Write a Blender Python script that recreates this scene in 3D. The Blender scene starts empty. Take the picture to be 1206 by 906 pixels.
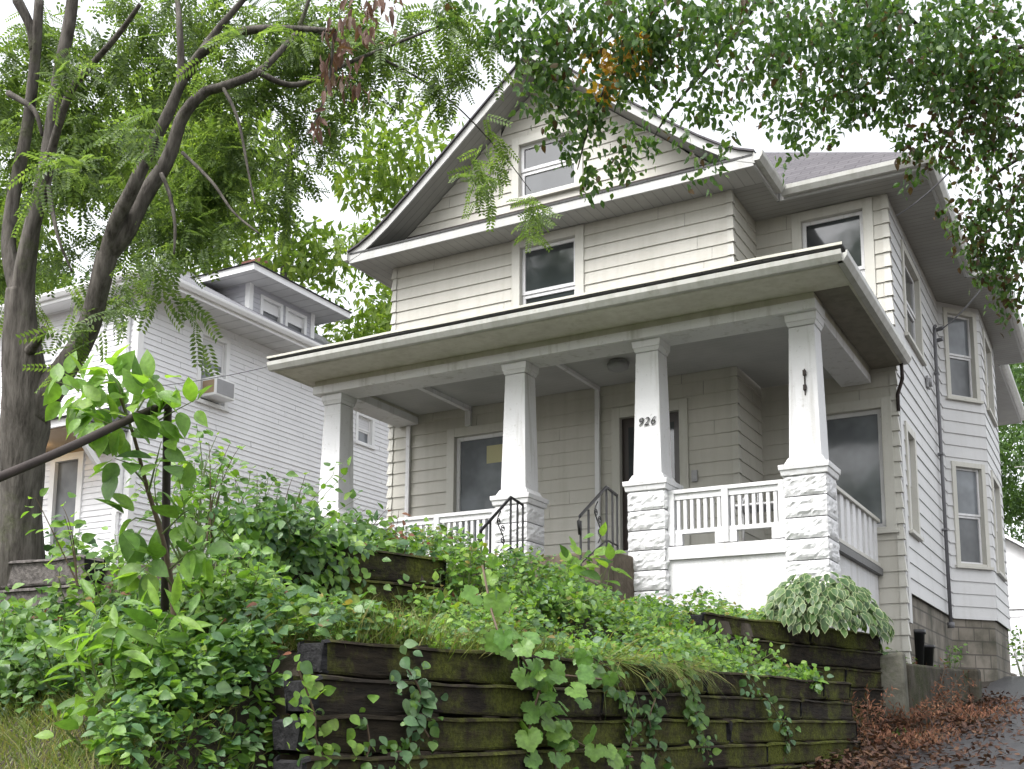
import bpy, math, random
import numpy as np
from mathutils import Vector, Matrix, noise
random.seed(7); rng = np.random.default_rng(11)
scn = bpy.context.scene
COL = scn.collection

# ------------------------------------------------------------------ camera
FPX, CXP, CYP, EYE = 1300.0, 603.0, 650.0, 1.6
PIT, YAW, ROL = math.radians(8.7), math.radians(29.2), math.radians(.33)
def cam_axes():
    cp, sp, c, s = math.cos(PIT), math.sin(PIT), math.cos(YAW), math.sin(YAW)
    r = Vector((c, s, 0)); f = Vector((-s*cp, c*cp, sp)); u = r.cross(f)
    cr, sr = math.cos(ROL), math.sin(ROL)
    return cr*r+sr*u, -sr*r+cr*u, f
AR, AU, AF = cam_axes()
cd = bpy.data.cameras.new('camera'); cam = bpy.data.objects.new('camera', cd); COL.objects.link(cam)
cam.matrix_world = Matrix(((AR.x, AU.x, -AF.x, 0), (AR.y, AU.y, -AF.y, 0), (AR.z, AU.z, -AF.z, EYE), (0, 0, 0, 1)))
cd.sensor_width = 36; cd.lens = 36*FPX/1206; cd.shift_y = (CYP-453)/1206; cd.clip_end = 1000; cd.clip_start = .05
scn.camera = cam
def pt(px, py, D):                       # a place seen at that pixel of the photo, D metres deep
    return Vector((0, 0, EYE)) + (AR*((px-CXP)/FPX) + AU*((CYP-py)/FPX) + AF)*D

# ------------------------------------------------------------------ light
SUN_EL, SUN_AZ = math.radians(56), math.radians(200)     # azimuth clockwise from +Y
w = bpy.data.worlds.new('World'); scn.world = w; w.use_nodes = True
nt = w.node_tree; bg = nt.nodes['Background']
sky = nt.nodes.new('ShaderNodeTexSky'); sky.sky_type = 'NISHITA'; sky.sun_disc = False
sky.sun_elevation = SUN_EL; sky.sun_rotation = SUN_AZ; sky.dust_density = 4; sky.air_density = 1.2
hs = nt.nodes.new('ShaderNodeHueSaturation'); hs.inputs['Saturation'].default_value = .16
nt.links.new(sky.outputs[0], hs.inputs['Color']); nt.links.new(hs.outputs[0], bg.inputs[0])
bg.inputs[1].default_value = .15
sl = bpy.data.lights.new('sun', 'SUN'); sl.energy = .7; sl.angle = math.radians(20); sl.color = (1, .985, .965)
so = bpy.data.objects.new('sun', sl); COL.objects.link(so)
sd = Vector((math.sin(SUN_AZ)*math.cos(SUN_EL), math.cos(SUN_AZ)*math.cos(SUN_EL), math.sin(SUN_EL)))
so.rotation_euler = sd.to_track_quat('Z', 'Y').to_euler(); so.location = sd*40
vs = scn.view_settings; vs.view_transform = 'Standard'; vs.look = 'None'; vs.exposure = 1.62; vs.gamma = 1
scn.cycles.use_denoising = True
scn.cycles.max_bounces = 6; scn.cycles.transparent_max_bounces = 8

# ------------------------------------------------------------------ materials
def newmat(name):
    m = bpy.data.materials.new(name); m.use_nodes = True
    return m, m.node_tree, m.node_tree.nodes['Principled BSDF']
def ramp(nt, fac, stops):
    r = nt.nodes.new('ShaderNodeValToRGB'); e = r.color_ramp.elements
    while len(e) < len(stops): e.new(.5)
    for i, (p, c) in enumerate(stops): e[i].position = p; e[i].color = (*c, 1)
    nt.links.new(fac, r.inputs[0]); return r.outputs[0]
def coords(nt, scale=(1, 1, 1)):
    tc = nt.nodes.new('ShaderNodeTexCoord'); mp = nt.nodes.new('ShaderNodeMapping'); mp.inputs['Scale'].default_value = scale
    nt.links.new(tc.outputs['Object'], mp.inputs[0]); return mp.outputs[0]
def noise_tex(nt, vec, scale, detail=5, rough=.6):
    n = nt.nodes.new('ShaderNodeTexNoise'); n.inputs['Scale'].default_value = scale; n.inputs['Detail'].default_value = detail
    n.inputs['Roughness'].default_value = rough; nt.links.new(vec, n.inputs['Vector']); return n.outputs['Fac']
def mix(nt, fac, a, b, mode='MIX'):
    m = nt.nodes.new('ShaderNodeMix'); m.data_type = 'RGBA'; m.blend_type = mode
    for sock, val in ((m.inputs[0], fac), (m.inputs[6], a), (m.inputs[7], b)):
        if isinstance(val, (int, float)): sock.default_value = val
        elif isinstance(val, tuple): sock.default_value = (*val, 1)
        else: nt.links.new(val, sock)
    return m.outputs[2]
def bump(nt, b, h, strength, dist=.02):
    n = nt.nodes.new('ShaderNodeBump'); n.inputs['Strength'].default_value = strength; n.inputs['Distance'].default_value = dist
    nt.links.new(h, n.inputs['Height']); nt.links.new(n.outputs[0], b.inputs['Normal'])
def paint(name, base, dirt, amount=.5, rough=.55, fine=14, bmp=.15, scale=(1, 1, 1), lo=.5):
    """old paint: broad tone shifts, vertical grime, flakes"""
    m, t, b = newmat(name); v = coords(t, scale)
    a = ramp(t, noise_tex(t, v, 1.3, 6), [(.35, (0, 0, 0)), (.75, (1, 1, 1))])
    st = ramp(t, noise_tex(t, coords(t, (9, 9, .8)), 1.0, 5), [(lo, (0, 0, 0)), (.8, (1, 1, 1))])
    fl = ramp(t, noise_tex(t, v, fine, 3, .7), [(.62, (0, 0, 0)), (.7, (1, 1, 1))])
    c = mix(t, a, base, tuple(x*.9 for x in base))
    f1 = t.nodes.new('ShaderNodeMath'); f1.operation = 'MULTIPLY'; f1.inputs[1].default_value = amount; t.links.new(st, f1.inputs[0])
    c = mix(t, f1.outputs[0], c, dirt)
    f2 = t.nodes.new('ShaderNodeMath'); f2.operation = 'MULTIPLY'; f2.inputs[1].default_value = amount*.55; t.links.new(fl, f2.inputs[0])
    c = mix(t, f2.outputs[0], c, dirt)
    t.links.new(c, b.inputs['Base Color']); b.inputs['Roughness'].default_value = rough
    bump(t, b, noise_tex(t, v, 40, 4), bmp, .01)
    return m
def plain(name, col, rough=.5, var=.12, scale=6, metal=0, spec=.5):
    m, t, b = newmat(name); v = coords(t)
    c = mix(t, noise_tex(t, v, scale), tuple(x*(1-var) for x in col), tuple(min(1, x*(1+var)) for x in col))
    t.links.new(c, b.inputs['Base Color']); b.inputs['Roughness'].default_value = rough; b.inputs['Metallic'].default_value = metal
    b.inputs['Specular IOR Level'].default_value = spec
    return m
def glass(name, col, rough=.06):
    m, t, b = newmat(name); v = coords(t)
    c = mix(t, ramp(t, noise_tex(t, v, 1.7, 3), [(.4, (0, 0, 0)), (.65, (1, 1, 1))]), col, tuple(x*1.7 for x in col))
    t.links.new(c, b.inputs['Base Color']); b.inputs['Roughness'].default_value = rough
    bump(t, b, noise_tex(t, v, 1.6, 2), .12, .03)
    return m
def groove(name, base, axis, period, dark=.55, rough=.6):
    m, t, b = newmat(name); tc = t.nodes.new('ShaderNodeTexCoord'); sp = t.nodes.new('ShaderNodeSeparateXYZ')
    t.links.new(tc.outputs['Object'], sp.inputs[0])
    d = t.nodes.new('ShaderNodeMath'); d.operation = 'DIVIDE'; d.inputs[1].default_value = period; t.links.new(sp.outputs[axis], d.inputs[0])
    fr = t.nodes.new('ShaderNodeMath'); fr.operation = 'FRACT'; t.links.new(d.outputs[0], fr.inputs[0])
    k = ramp(t, fr.outputs[0], [(0, (dark,)*3), (.08, (dark,)*3), (.13, (1, 1, 1)), (1, (1, 1, 1))])
    n = ramp(t, noise_tex(t, coords(t), 1.5, 6), [(.35, tuple(x*.8 for x in base)), (.7, base)])
    t.links.new(mix(t, 1.0, n, k, 'MULTIPLY'), b.inputs['Base Color']); b.inputs['Roughness'].default_value = rough
    bump(t, b, k, .6, .01)
    return m
def shingle(name, c1, c2):
    m, t, b = newmat(name); v = coords(t)
    br = t.nodes.new('ShaderNodeTexBrick'); br.inputs['Scale'].default_value = 1; br.inputs['Brick Width'].default_value = .3
    br.inputs['Row Height'].default_value = .12; br.inputs['Mortar Size'].default_value = .008
    br.inputs['Color1'].default_value = (*c1, 1); br.inputs['Color2'].default_value = (*c2, 1); br.inputs['Mortar'].default_value = (.02, .02, .02, 1)
    t.links.new(v, br.inputs['Vector'])
    c = mix(t, noise_tex(t, v, 30, 4), br.outputs['Color'], tuple(x*.6 for x in c1))
    t.links.new(c, b.inputs['Base Color']); b.inputs['Roughness'].default_value = .85; bump(t, b, br.outputs['Fac'], -.5, .02)
    return m
def wood(name, dark, light, moss, mossy, grain=(22, 2.2, 22)):
    m, t, b = newmat(name); v = coords(t)
    g = noise_tex(t, coords(t, grain), 1.5, 6, .65)
    c = ramp(t, g, [(.3, dark), (.75, light)])
    mo = ramp(t, noise_tex(t, v, 2.1, 8, .72), [(mossy, (0, 0, 0)), (mossy+.16, (1, 1, 1))])
    mc = ramp(t, noise_tex(t, v, 55, 4), [(.3, tuple(x*.45 for x in moss)), (.7, tuple(x*1.35 for x in moss))])
    t.links.new(mix(t, mo, c, mc), b.inputs['Base Color']); b.inputs['Roughness'].default_value = .9
    b.inputs['Specular IOR Level'].default_value = .2
    h = mix(t, mo, g, noise_tex(t, v, 60, 5)); bump(t, b, h, .9, .02)
    return m
def leafmat(name, c1, c2, c3=None, rough=.42, trans=.35):
    """each leaf (mesh island) takes its own tone between the given ones"""
    m, t, b = newmat(name); g = t.nodes.new('ShaderNodeNewGeometry')
    st = [(0, c1), (.6, c2), (1, c3 or c2)]
    c = ramp(t, g.outputs['Random Per Island'], st)
    vv = coords(t); n1 = noise_tex(t, vv, 38, 3, .6)
    c = mix(t, 1.0, c, ramp(t, n1, [(.3, (.72, .72, .72)), (.7, (1.18, 1.15, 1.1))]), 'MULTIPLY')
    sp = ramp(t, noise_tex(t, vv, 9, 4, .7), [(.68, (0, 0, 0)), (.74, (1, 1, 1))]); c = mix(t, sp, c, mix(t, .45, c, (.16, .12, .04)))
    t.links.new(c, b.inputs['Base Color']); b.inputs['Roughness'].default_value = rough; b.inputs['Specular IOR Level'].default_value = .5
    bump(t, b, noise_tex(t, vv, 70, 3), .35, .006)
    tr = t.nodes.new('ShaderNodeBsdfTranslucent'); c2_ = mix(t, 1.0, c, (1.5, 1.55, .7), 'MULTIPLY'); t.links.new(c2_, tr.inputs[0])
    ms = t.nodes.new('ShaderNodeMixShader'); ms.inputs[0].default_value = trans
    t.links.new(b.outputs[0], ms.inputs[1]); t.links.new(tr.outputs[0], ms.inputs[2]); t.links.new(ms.outputs[0], t.nodes['Material Output'].inputs[0])
    return m
M = {}
M['siding'] = paint('cream siding', (.485, .47, .418), (.29, .27, .21), .34, .5, 10, .1, lo=.46)
M['side_siding'] = paint('grey white siding', (.56, .56, .56), (.36, .36, .33), .3, .5, 10, .1)
M['white'] = paint('old white paint', (.68, .68, .69), (.34, .33, .30), .85, .5, 20, .25, lo=.55)
M['fascia'] = paint('grey white fascia', (.44, .44, .43), (.3, .3, .26), .5, .5, 12, .1)
M['trim'] = paint('cream trim paint', (.52, .51, .46), (.34, .33, .27), .5, .5, 16, .2)
M['frieze'] = paint('mildewed frieze paint', (.52, .51, .43), (.30, .30, .2), .6, .6, 8, .1, lo=.42)
M['ceil'] = groove('porch ceiling boards', (.46, .46, .45), 1, .09, .9)
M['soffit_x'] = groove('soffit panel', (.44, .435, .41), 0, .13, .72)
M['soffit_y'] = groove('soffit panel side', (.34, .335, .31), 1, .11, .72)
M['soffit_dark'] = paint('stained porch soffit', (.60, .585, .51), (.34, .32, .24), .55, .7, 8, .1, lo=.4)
M['soffit_shaded'] = paint('stained soffit with painted shade', (.20, .185, .145), (.10, .09, .065), .7, .7, 8, .1, lo=.4)  # dark base carries the overhanging tree's shade; the streaks are stains
M['gutter'] = paint('weathered gutter', (.48, .48, .45), (.22, .21, .16), .55, .4, 12, .1, lo=.44)
M['pier'] = paint('white painted stone', (.68, .68, .69), (.38, .37, .34), .55, .55, 22, .5, lo=.55)
M['stucco'] = paint('white stucco', (.66, .66, .67), (.40, .39, .35), .6, .8, 22, .6, lo=.46)
M['shingle'] = shingle('weathered shingles', (.085, .078, .088), (.14, .13, .14))
M['shingle_dark'] = shingle('dark porch shingles', (.06, .06, .06), (.1, .1, .1))
M['edge'] = plain('drip edge metal', (.5, .49, .42), .5, .4, 3)
M['glass'] = glass('window glass', (.028, .032, .035)); M['glass'].node_tree.nodes['Principled BSDF'].inputs['Specular IOR Level'].default_value = 1.0
M['glass_grey'] = glass('grey curtain and reflection glass', (.12, .13, .14), .08)  # grey base paints in curtains, and the reflection in the lower wing window
M['screen'] = glass('insect screen', (.09, .095, .10), .35)
M['floor'] = paint('grey porch floor paint', (.13, .13, .13), (.08, .07, .06), .6, .6, 10, .1)
M['black'] = plain('black iron', (.012, .012, .014), .45, .3)
M['door'] = plain('dark brown door', (.028, .018, .014), .3, .5, 3)
M['paper'] = plain('yellow paper', (.40, .38, .22), .8, .05)
M['darkmetal'] = plain('dark conduit', (.13, .13, .14), .5, .3)
M['greymetal'] = plain('grey metal', (.3, .3, .31), .45, .2, 8)
M['rust'] = plain('rusty metal', (.035, .026, .023), .8, .5, 20)
M['concrete'] = wood('mossy concrete', (.03, .027, .02), (.095, .085, .068), (.04, .048, .016), .48, (4, 4, 4))
M['post_concrete'] = wood('weathered concrete post', (.08, .078, .06), (.19, .185, .155), (.07, .085, .03), .50, (4, 4, 4))
M['dead_cedar'] = leafmat('dead cedar sprig', (.09, .035, .02), (.15, .06, .032), (.20, .10, .05), .8, .15)
M['step'] = wood('brown stained concrete', (.06, .048, .036), (.17, .14, .11), (.06, .055, .03), .58, (4, 4, 4))
m, t, b = newmat('foundation block'); v = coords(t)
br = t.nodes.new('ShaderNodeTexBrick'); br.inputs['Scale'].default_value = 1; br.inputs['Brick Width'].default_value = .42; br.inputs['Row Height'].default_value = .2; br.inputs['Mortar Size'].default_value = .012
br.inputs['Color1'].default_value = (.17, .15, .12, 1); br.inputs['Color2'].default_value = (.24, .215, .18, 1); br.inputs['Mortar'].default_value = (.09, .08, .07, 1)
cxyz = t.nodes.new('ShaderNodeSeparateXYZ'); t.links.new(v, cxyz.inputs[0]); cmb = t.nodes.new('ShaderNodeCombineXYZ')
ad = t.nodes.new('ShaderNodeMath'); t.links.new(cxyz.outputs[0], ad.inputs[0]); t.links.new(cxyz.outputs[1], ad.inputs[1])
t.links.new(ad.outputs[0], cmb.inputs[0]); t.links.new(cxyz.outputs[2], cmb.inputs[1]); t.links.new(cmb.outputs[0], br.inputs['Vector'])
t.links.new(mix(t, ramp(t, noise_tex(t, v, 2.2, 6), [(.4, (0, 0, 0)), (.7, (1, 1, 1))]), br.outputs['Color'], (.05, .05, .035)), b.inputs['Base Color'])
b.inputs['Roughness'].default_value = .9; bump(t, b, br.outputs['Fac'], -.6, .03); M['block'] = m
M['n_siding'] = paint('white vinyl siding', (.84, .84, .86), (.6, .6, .62), .15, .4, 4, .03)
M['n_trim'] = paint('white vinyl trim', (.86, .86, .86), (.6, .6, .6), .15, .4, 6, .03)
M['n_grey'] = paint('grey dormer siding', (.52, .52, .56), (.4, .4, .42), .15, .5, 6, .03)
M['n_soffit'] = groove('white soffit', (.76, .76, .76), 1, .3, .75)
M['n_shingle'] = shingle('grey roof shingles', (.2, .2, .22), (.27, .27, .29))
M['blind'] = groove('white window blind', (.78, .78, .8), 2, .05, .8)
M['brick'] = plain('red brick', (.27, .12, .10), .9, .3, 20)
M['tan'] = plain('tan porch boards', (.34, .25, .16), .6, .1, 4)
M['garage'] = paint('white garage wall', (.85, .85, .86), (.7, .7, .7), .15, .6, 4, .03)
m, t, b = newmat('porch bulb'); b.inputs['Emission Color'].default_value = (1, .72, .35, 1); b.inputs['Emission Strength'].default_value = 9; M['bulb'] = m
M['timber'] = wood('old timber', (.009, .008, .007), (.042, .033, .024), (.085, .095, .017), .475)
M['timber_moss'] = wood('mossy timber', (.010, .008, .006), (.045, .035, .022), (.095, .108, .018), .445)
M['timber_end'] = wood('charred timber end', (.008, .008, .009), (.045, .044, .046), (.05, .055, .02), .75)
M['timber_grey'] = wood('grey weathered timber', (.05, .045, .042), (.20, .18, .17), (.07, .08, .03), .62)
M['bark'] = wood('locust bark', (.028, .024, .02), (.17, .155, .138), (.09, .10, .05), .56, (16, 16, 2.6))
M['bark2'] = plain('dark bark', (.035, .03, .025), .9, .4, 12)
M['stem'] = plain('brown stem', (.09, .06, .035), .7, .4, 12)
M['greenstem'] = plain('green stem', (.12, .16, .05), .6, .3, 12)
M['soil'] = paint('soil', (.045, .036, .025), (.02, .017, .012), .6, 1, 10, 1)
M['asphalt'] = paint('wet asphalt', (.036, .036, .04), (.075, .07, .068), .6, .45, 20, .6)
G = lambda *c: c
M['lf_dark'] = leafmat('dark ivy leaf', G(.03, .08, .025), G(.06, .14, .04), G(.095, .19, .055))
M['lf_mid'] = leafmat('mid green leaf', G(.065, .15, .032), G(.12, .24, .052), G(.18, .31, .065))
M['lf_grey'] = leafmat('grey green ivy leaf', G(.06, .135, .06), G(.10, .20, .085), G(.16, .26, .11))
M['lf_light'] = leafmat('bright young leaf', G(.14, .28, .045), G(.20, .36, .06), G(.27, .42, .08), trans=.45)
M['lf_vine'] = leafmat('grape leaf', G(.09, .20, .045), G(.13, .26, .055), G(.20, .34, .07))
M['lf_yellow'] = leafmat('yellow green leaf', G(.14, .22, .03), G(.22, .30, .05), G(.30, .20, .08), trans=.4)
M['lf_red'] = leafmat('brown dead leaf', G(.12, .045, .025), G(.20, .075, .04), G(.16, .10, .05), .7, .2)
M['lf_dead'] = leafmat('withered hanging leaf', G(.10, .055, .045), G(.16, .085, .065), G(.12, .085, .06), .7, .25)
M['lf_locust'] = leafmat('locust leaflet', G(.075, .125, .045), G(.12, .19, .06), G(.19, .27, .085), .5, .5)
M['lf_tree'] = leafmat('overhanging tree leaf', G(.045, .10, .03), G(.08, .16, .045), G(.14, .23, .06), .45, .45)
M['lf_rust'] = leafmat('rust tinged leaf', G(.06, .035, .02), G(.10, .06, .03), G(.08, .09, .025), .5, .4)
M['lf_gold'] = leafmat('golden autumn leaf', G(.50, .27, .03), G(.6, .38, .05), G(.42, .18, .03), .5, .4)
M['lf_far'] = leafmat('far tree leaf', G(.10, .17, .03), G(.16, .25, .05), G(.24, .32, .07), .6, .5)
M['lf_fardark'] = leafmat('far dark tree leaf', G(.04, .09, .025), G(.07, .14, .035), G(.10, .18, .05), .6, .4)
M['grass'] = leafmat('grass blade', G(.10, .16, .035), G(.18, .22, .055), G(.31, .27, .12), .5, .35)
M['hosta_g'] = leafmat('hosta leaf green', G(.032, .08, .022), G(.055, .12, .03), G(.085, .16, .04), .4, .25)
M['hosta_w'] = plain('hosta leaf cream margin', (.22, .27, .12), .5, .1)
M['litter'] = leafmat('fallen brown leaf', G(.035, .018, .013), G(.075, .034, .022), G(.12, .065, .035), .8, .1)

# ------------------------------------------------------------------ mesh helpers
class MB:
    def __init__(s): s.v = []; s.f = []; s.mi = []; s.sm = []
    def face(s, pts, mi=0, smooth=False):
        i = len(s.v); s.v += [tuple(p) for p in pts]; s.f.append(tuple(range(i, i+len(pts)))); s.mi.append(mi); s.sm.append(smooth)
    def hexa(s, p, mi=0):                # 8 corners: bottom 4 ccw, top 4 ccw
        i = len(s.v); s.v += [tuple(q) for q in p]
        for f in ((3, 2, 1, 0), (4, 5, 6, 7), (0, 1, 5, 4), (1, 2, 6, 5), (2, 3, 7, 6), (3, 0, 4, 7)):
            s.f.append(tuple(i+k for k in f)); s.mi.append(mi); s.sm.append(False)
    def box(s, x0, x1, y0, y1, z0, z1, mi=0):
        s.hexa([(x0, y0, z0), (x1, y0, z0), (x1, y1, z0), (x0, y1, z0), (x0, y0, z1), (x1, y0, z1), (x1, y1, z1), (x0, y1, z1)], mi)
    def lbox(s, fr, u0, u1, d0, d1, z0, z1, mi=0):
        s.hexa([fr(u, d, z) for z in (z0, z1) for u, d in ((u0, d1), (u1, d1), (u1, d0), (u0, d0))], mi)
    def beam(s, a, b, w, h, up=Vector((0, 0, 1)), mi=0):
        a, b = Vector(a), Vector(b); t = (b-a).normalized(); r = t.cross(up).normalized(); u = r.cross(t)
        q = [(-w/2, -h/2), (w/2, -h/2), (w/2, h/2), (-w/2, h/2)]
        i = len(s.v)
        for p in (a, b): s.v += [tuple(p+r*x+u*y) for x, y in q]
        for f in ((0, 1, 2, 3), (7, 6, 5, 4), (0, 4, 5, 1), (1, 5, 6, 2), (2, 6, 7, 3), (3, 7, 4, 0)):
            s.f.append(tuple(i+k for k in f)); s.mi.append(mi); s.sm.append(False)
    def tube(s, pts, rad, n=6, mi=0, rough=0):
        pts = [Vector(p) for p in pts]
        if not isinstance(rad, (list, tuple)): rad = [rad]*len(pts)
        base = len(s.v); ref = Vector((0.13, 0.31, 1)).normalized()
        for k, p in enumerate(pts):
            t = (pts[min(k+1, len(pts)-1)]-pts[max(k-1, 0)]).normalized()
            a = t.cross(ref)
            if a.length < .05: a = t.cross(Vector((1, 0, 0)))
            a.normalize(); bb = t.cross(a)
            for j in range(n):
                an = 2*math.pi*j/n; d = a*math.cos(an)+bb*math.sin(an); r = rad[k]
                if rough: r *= 1+rough*noise.noise(Vector((p+d*.5))*2.2)+rough*.5*noise.noise(Vector((math.cos(an)*4, math.sin(an)*4, p.z*.7+p.x)))
                s.v.append(tuple(p+d*r))
        for k in range(len(pts)-1):
            for j in range(n):
                a0 = base+k*n+j; a1 = base+k*n+(j+1) % n
                s.f.append((a0, a1, a1+n, a0+n)); s.mi.append(mi); s.sm.append(n > 5)
        s.f.append(tuple(base+j for j in reversed(range(n)))); s.mi.append(mi); s.sm.append(False)
        s.f.append(tuple(base+(len(pts)-1)*n+j for j in range(n))); s.mi.append(mi); s.sm.append(False)
def smooth_path(pts, rad, sub=5):
    pts = [Vector(p) for p in pts]; P = []; R_ = []
    for i in range(len(pts)-1):
        p0, p1, p2, p3 = pts[max(i-1, 0)], pts[i], pts[i+1], pts[min(i+2, len(pts)-1)]
        for k in range(sub):
            t = k/sub
            P.append(.5*((2*p1)+(p2-p0)*t+(2*p0-5*p1+4*p2-p3)*t*t+(3*p1-p0-3*p2+p3)*t**3)); R_.append(rad[i]*(1-t)+rad[i+1]*t)
    P.append(pts[-1]); R_.append(rad[-1]); return P, R_
def tag(o, label=None, cat=None, group=None, kind=None):
    if label: o['label'] = label
    if cat: o['category'] = cat
    if group: o['group'] = group
    if kind: o['kind'] = kind
    return o
def thing(name, loc, label, cat, group=None):
    o = bpy.data.objects.new(name, None); COL.objects.link(o); o.location = loc; o.empty_display_size = .1
    return tag(o, label, cat, group)
def root_loc(o):
    l = Vector((0, 0, 0))
    while o: l += o.location; o = o.parent
    return l
def link_mesh(name, me, mats, parent, origin=None):
    if not isinstance(mats, (list, tuple)): mats = [mats]
    for m_ in mats: me.materials.append(m_)
    o = bpy.data.objects.new(name, me); COL.objects.link(o)
    if parent: o.parent = parent
    elif origin is not None: o.location = origin
    return o
def obj(name, mb, mats, parent=None, bevel=0, label=None):
    off = root_loc(parent) if parent else Vector((0, 0, 0))
    if not parent:
        a = np.array(mb.v); off = Vector(((a[:, 0].min()+a[:, 0].max())/2, (a[:, 1].min()+a[:, 1].max())/2, a[:, 2].min()))
    me = bpy.data.meshes.new(name); me.from_pydata([(x-off.x, y-off.y, z-off.z) for x, y, z in mb.v], [], mb.f)
    me.polygons.foreach_set('material_index', mb.mi); me.polygons.foreach_set('use_smooth', mb.sm); me.update()
    o = link_mesh(name, me, mats, parent, off)
    if bevel:
        bm_ = o.modifiers.new('bevel', 'BEVEL'); bm_.width = bevel; bm_.segments = 2; bm_.limit_method = 'ANGLE'
    if label: o['label'] = label
    return o
class Frame:
    def __init__(s, O, U, N): s.O = Vector(O); s.U = Vector(U).normalized(); s.N = Vector(N).normalized()
    def __call__(s, u, d, z): return s.O+s.U*u+s.N*d+Vector((0, 0, z))
def clap(mb, fr, u0, u1, z0, z1, expo, openings=(), lims=None, out=.016):
    """lapped siding with real butt edges, cut round the openings"""
    zs = z0
    while zs < z1-1e-4:
        zt = min(zs+expo, z1); joints = [u0+rng.uniform(.3, 2.8)]
        while joints[-1] < u1: joints.append(joints[-1]+rng.uniform(1.6, 3.6))
        cuts = sorted({zs, zt} | {z for o in openings for z in (o[2], o[3]) if zs < z < zt})
        for a, b in zip(cuts[:-1], cuts[1:]):
            mid = (a+b)/2; segs = [(u0, u1)]
            for o in openings:
                if o[2] < mid < o[3]:
                    ns = []
                    for p, q in segs:
                        if o[1] <= p or o[0] >= q: ns.append((p, q)); continue
                        if o[0] > p: ns.append((p, o[0]))
                        if o[1] < q: ns.append((o[1], q))
                    segs = ns
            for jn in joints:
                segs = [s_ for p, q in segs for s_ in (((p, jn-.0015), (jn+.0015, q)) if p+.05 < jn < q-.05 else ((p, q),))]
            for p, q in segs:
                pa, qa, pb, qb = p, q, p, q
                if lims:
                    la, ra = lims(a); lb, rb = lims(b); pa, qa, pb, qb = max(p, la), min(q, ra), max(p, lb), min(q, rb)
                    if qa <= pa: continue
                    if qb <= pb: pb = qb = min(max((pb+qb)/2, pa), qa)
                bo = out*rng.uniform(.78, 1.12); oa = bo*(1-(a-zs)/expo)+.003; ob = bo*(1-(b-zs)/expo)+.003
                mb.face([fr(pa, oa, a), fr(qa, oa, a), fr(qb, ob, b), fr(pb, ob, b)])
                if a == zs: mb.face([fr(pa, .0, a), fr(qa, .0, a), fr(qa, oa, a), fr(pa, oa, a)])
        zs = zt
def window(root, fr, u0, u1, z0, z1, trim=.11, meet=.5, gl='glass', gl2=None, tm='trim', sash=.045, name='window', label=None, sillout=.06, headtrim=None):
    ht = headtrim or trim
    c = MB(); c.lbox(fr, u0, u0+trim, -.09, .034, z0, z1); c.lbox(fr, u1-trim, u1, -.09, .034, z0, z1)
    c.lbox(fr, u0+trim, u1-trim, -.09, .032, z1-ht, z1); c.lbox(fr, u0+trim, u1-trim, -.09, .028, z0, z0+.035)
    f = obj(name, c, M[tm], root, .004, label)
    a, b, y0, y1 = u0+trim, u1-trim, z0+.035, z1-ht
    s = MB(); zm = y0+(y1-y0)*(meet or 0)
    def ring(p, q, za, zb, d0, d1):
        s.lbox(fr, p, p+sash, d0, d1, za, zb); s.lbox(fr, q-sash, q, d0, d1, za, zb)
        s.lbox(fr, p+sash, q-sash, d0, d1-.002, za, za+sash); s.lbox(fr, p+sash, q-sash, d0, d1-.002, zb-sash, zb)
    if meet:
        ring(a+.004, b-.004, zm+.002, y1-.003, -.070, -.035); ring(a+.004, b-.004, y0+.003, zm-.002, -.085, -.05)
    else: ring(a+.004, b-.004, y0+.003, y1-.003, -.075, -.035)
    obj('sash', s, M['white' if tm != 'n_trim' else 'n_trim'], f)
    if meet:
        p = MB(); p.lbox(fr, a+.03, b-.03, -.062, -.056, zm+.02, y1-.02); obj('pane', p, M[gl], f)
        p = MB(); p.lbox(fr, a+.03, b-.03, -.077, -.071, y0+.02, zm-.02); obj('pane', p, M[gl2 or gl], f)
    else:
        p = MB(); p.lbox(fr, a+.03, b-.03, -.066, -.06, y0+.02, y1-.02); obj('pane', p, M[gl], f)
    if sillout:
        q = MB(); q.lbox(fr, u0-.03, u1+.03, -.05, sillout, z0-.045, z0-.001); obj('sill', q, M[tm], f, .004)
    return f
def opening(u0, u1, z0, z1): return (u0+.02, u1-.02, z0+.004, z1-.02)
def gutter(mb, p0, p1, out, zb, h=.11, w=.11, mi=0):
    p0, p1, out = Vector(p0), Vector(p1), Vector(out)
    prof = [(0, 0), (w*.6, 0), (w*.95, h*.55), (w, h), (w-.012, h), (w-.02, h-.02), (.012, h-.03), (0, h)]
    A = [Vector((p0.x, p0.y, zb))+out*a+Vector((0, 0, b)) for a, b in prof]; B = [Vector((p1.x, p1.y, zb))+out*a+Vector((0, 0, b)) for a, b in prof]
    n = len(prof)
    for i in range(n):
        j = (i+1) % n; mb.face([A[i], A[j], B[j], B[i]], mi)
    mb.face(A, mi); mb.face(list(reversed(B)), mi)

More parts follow.
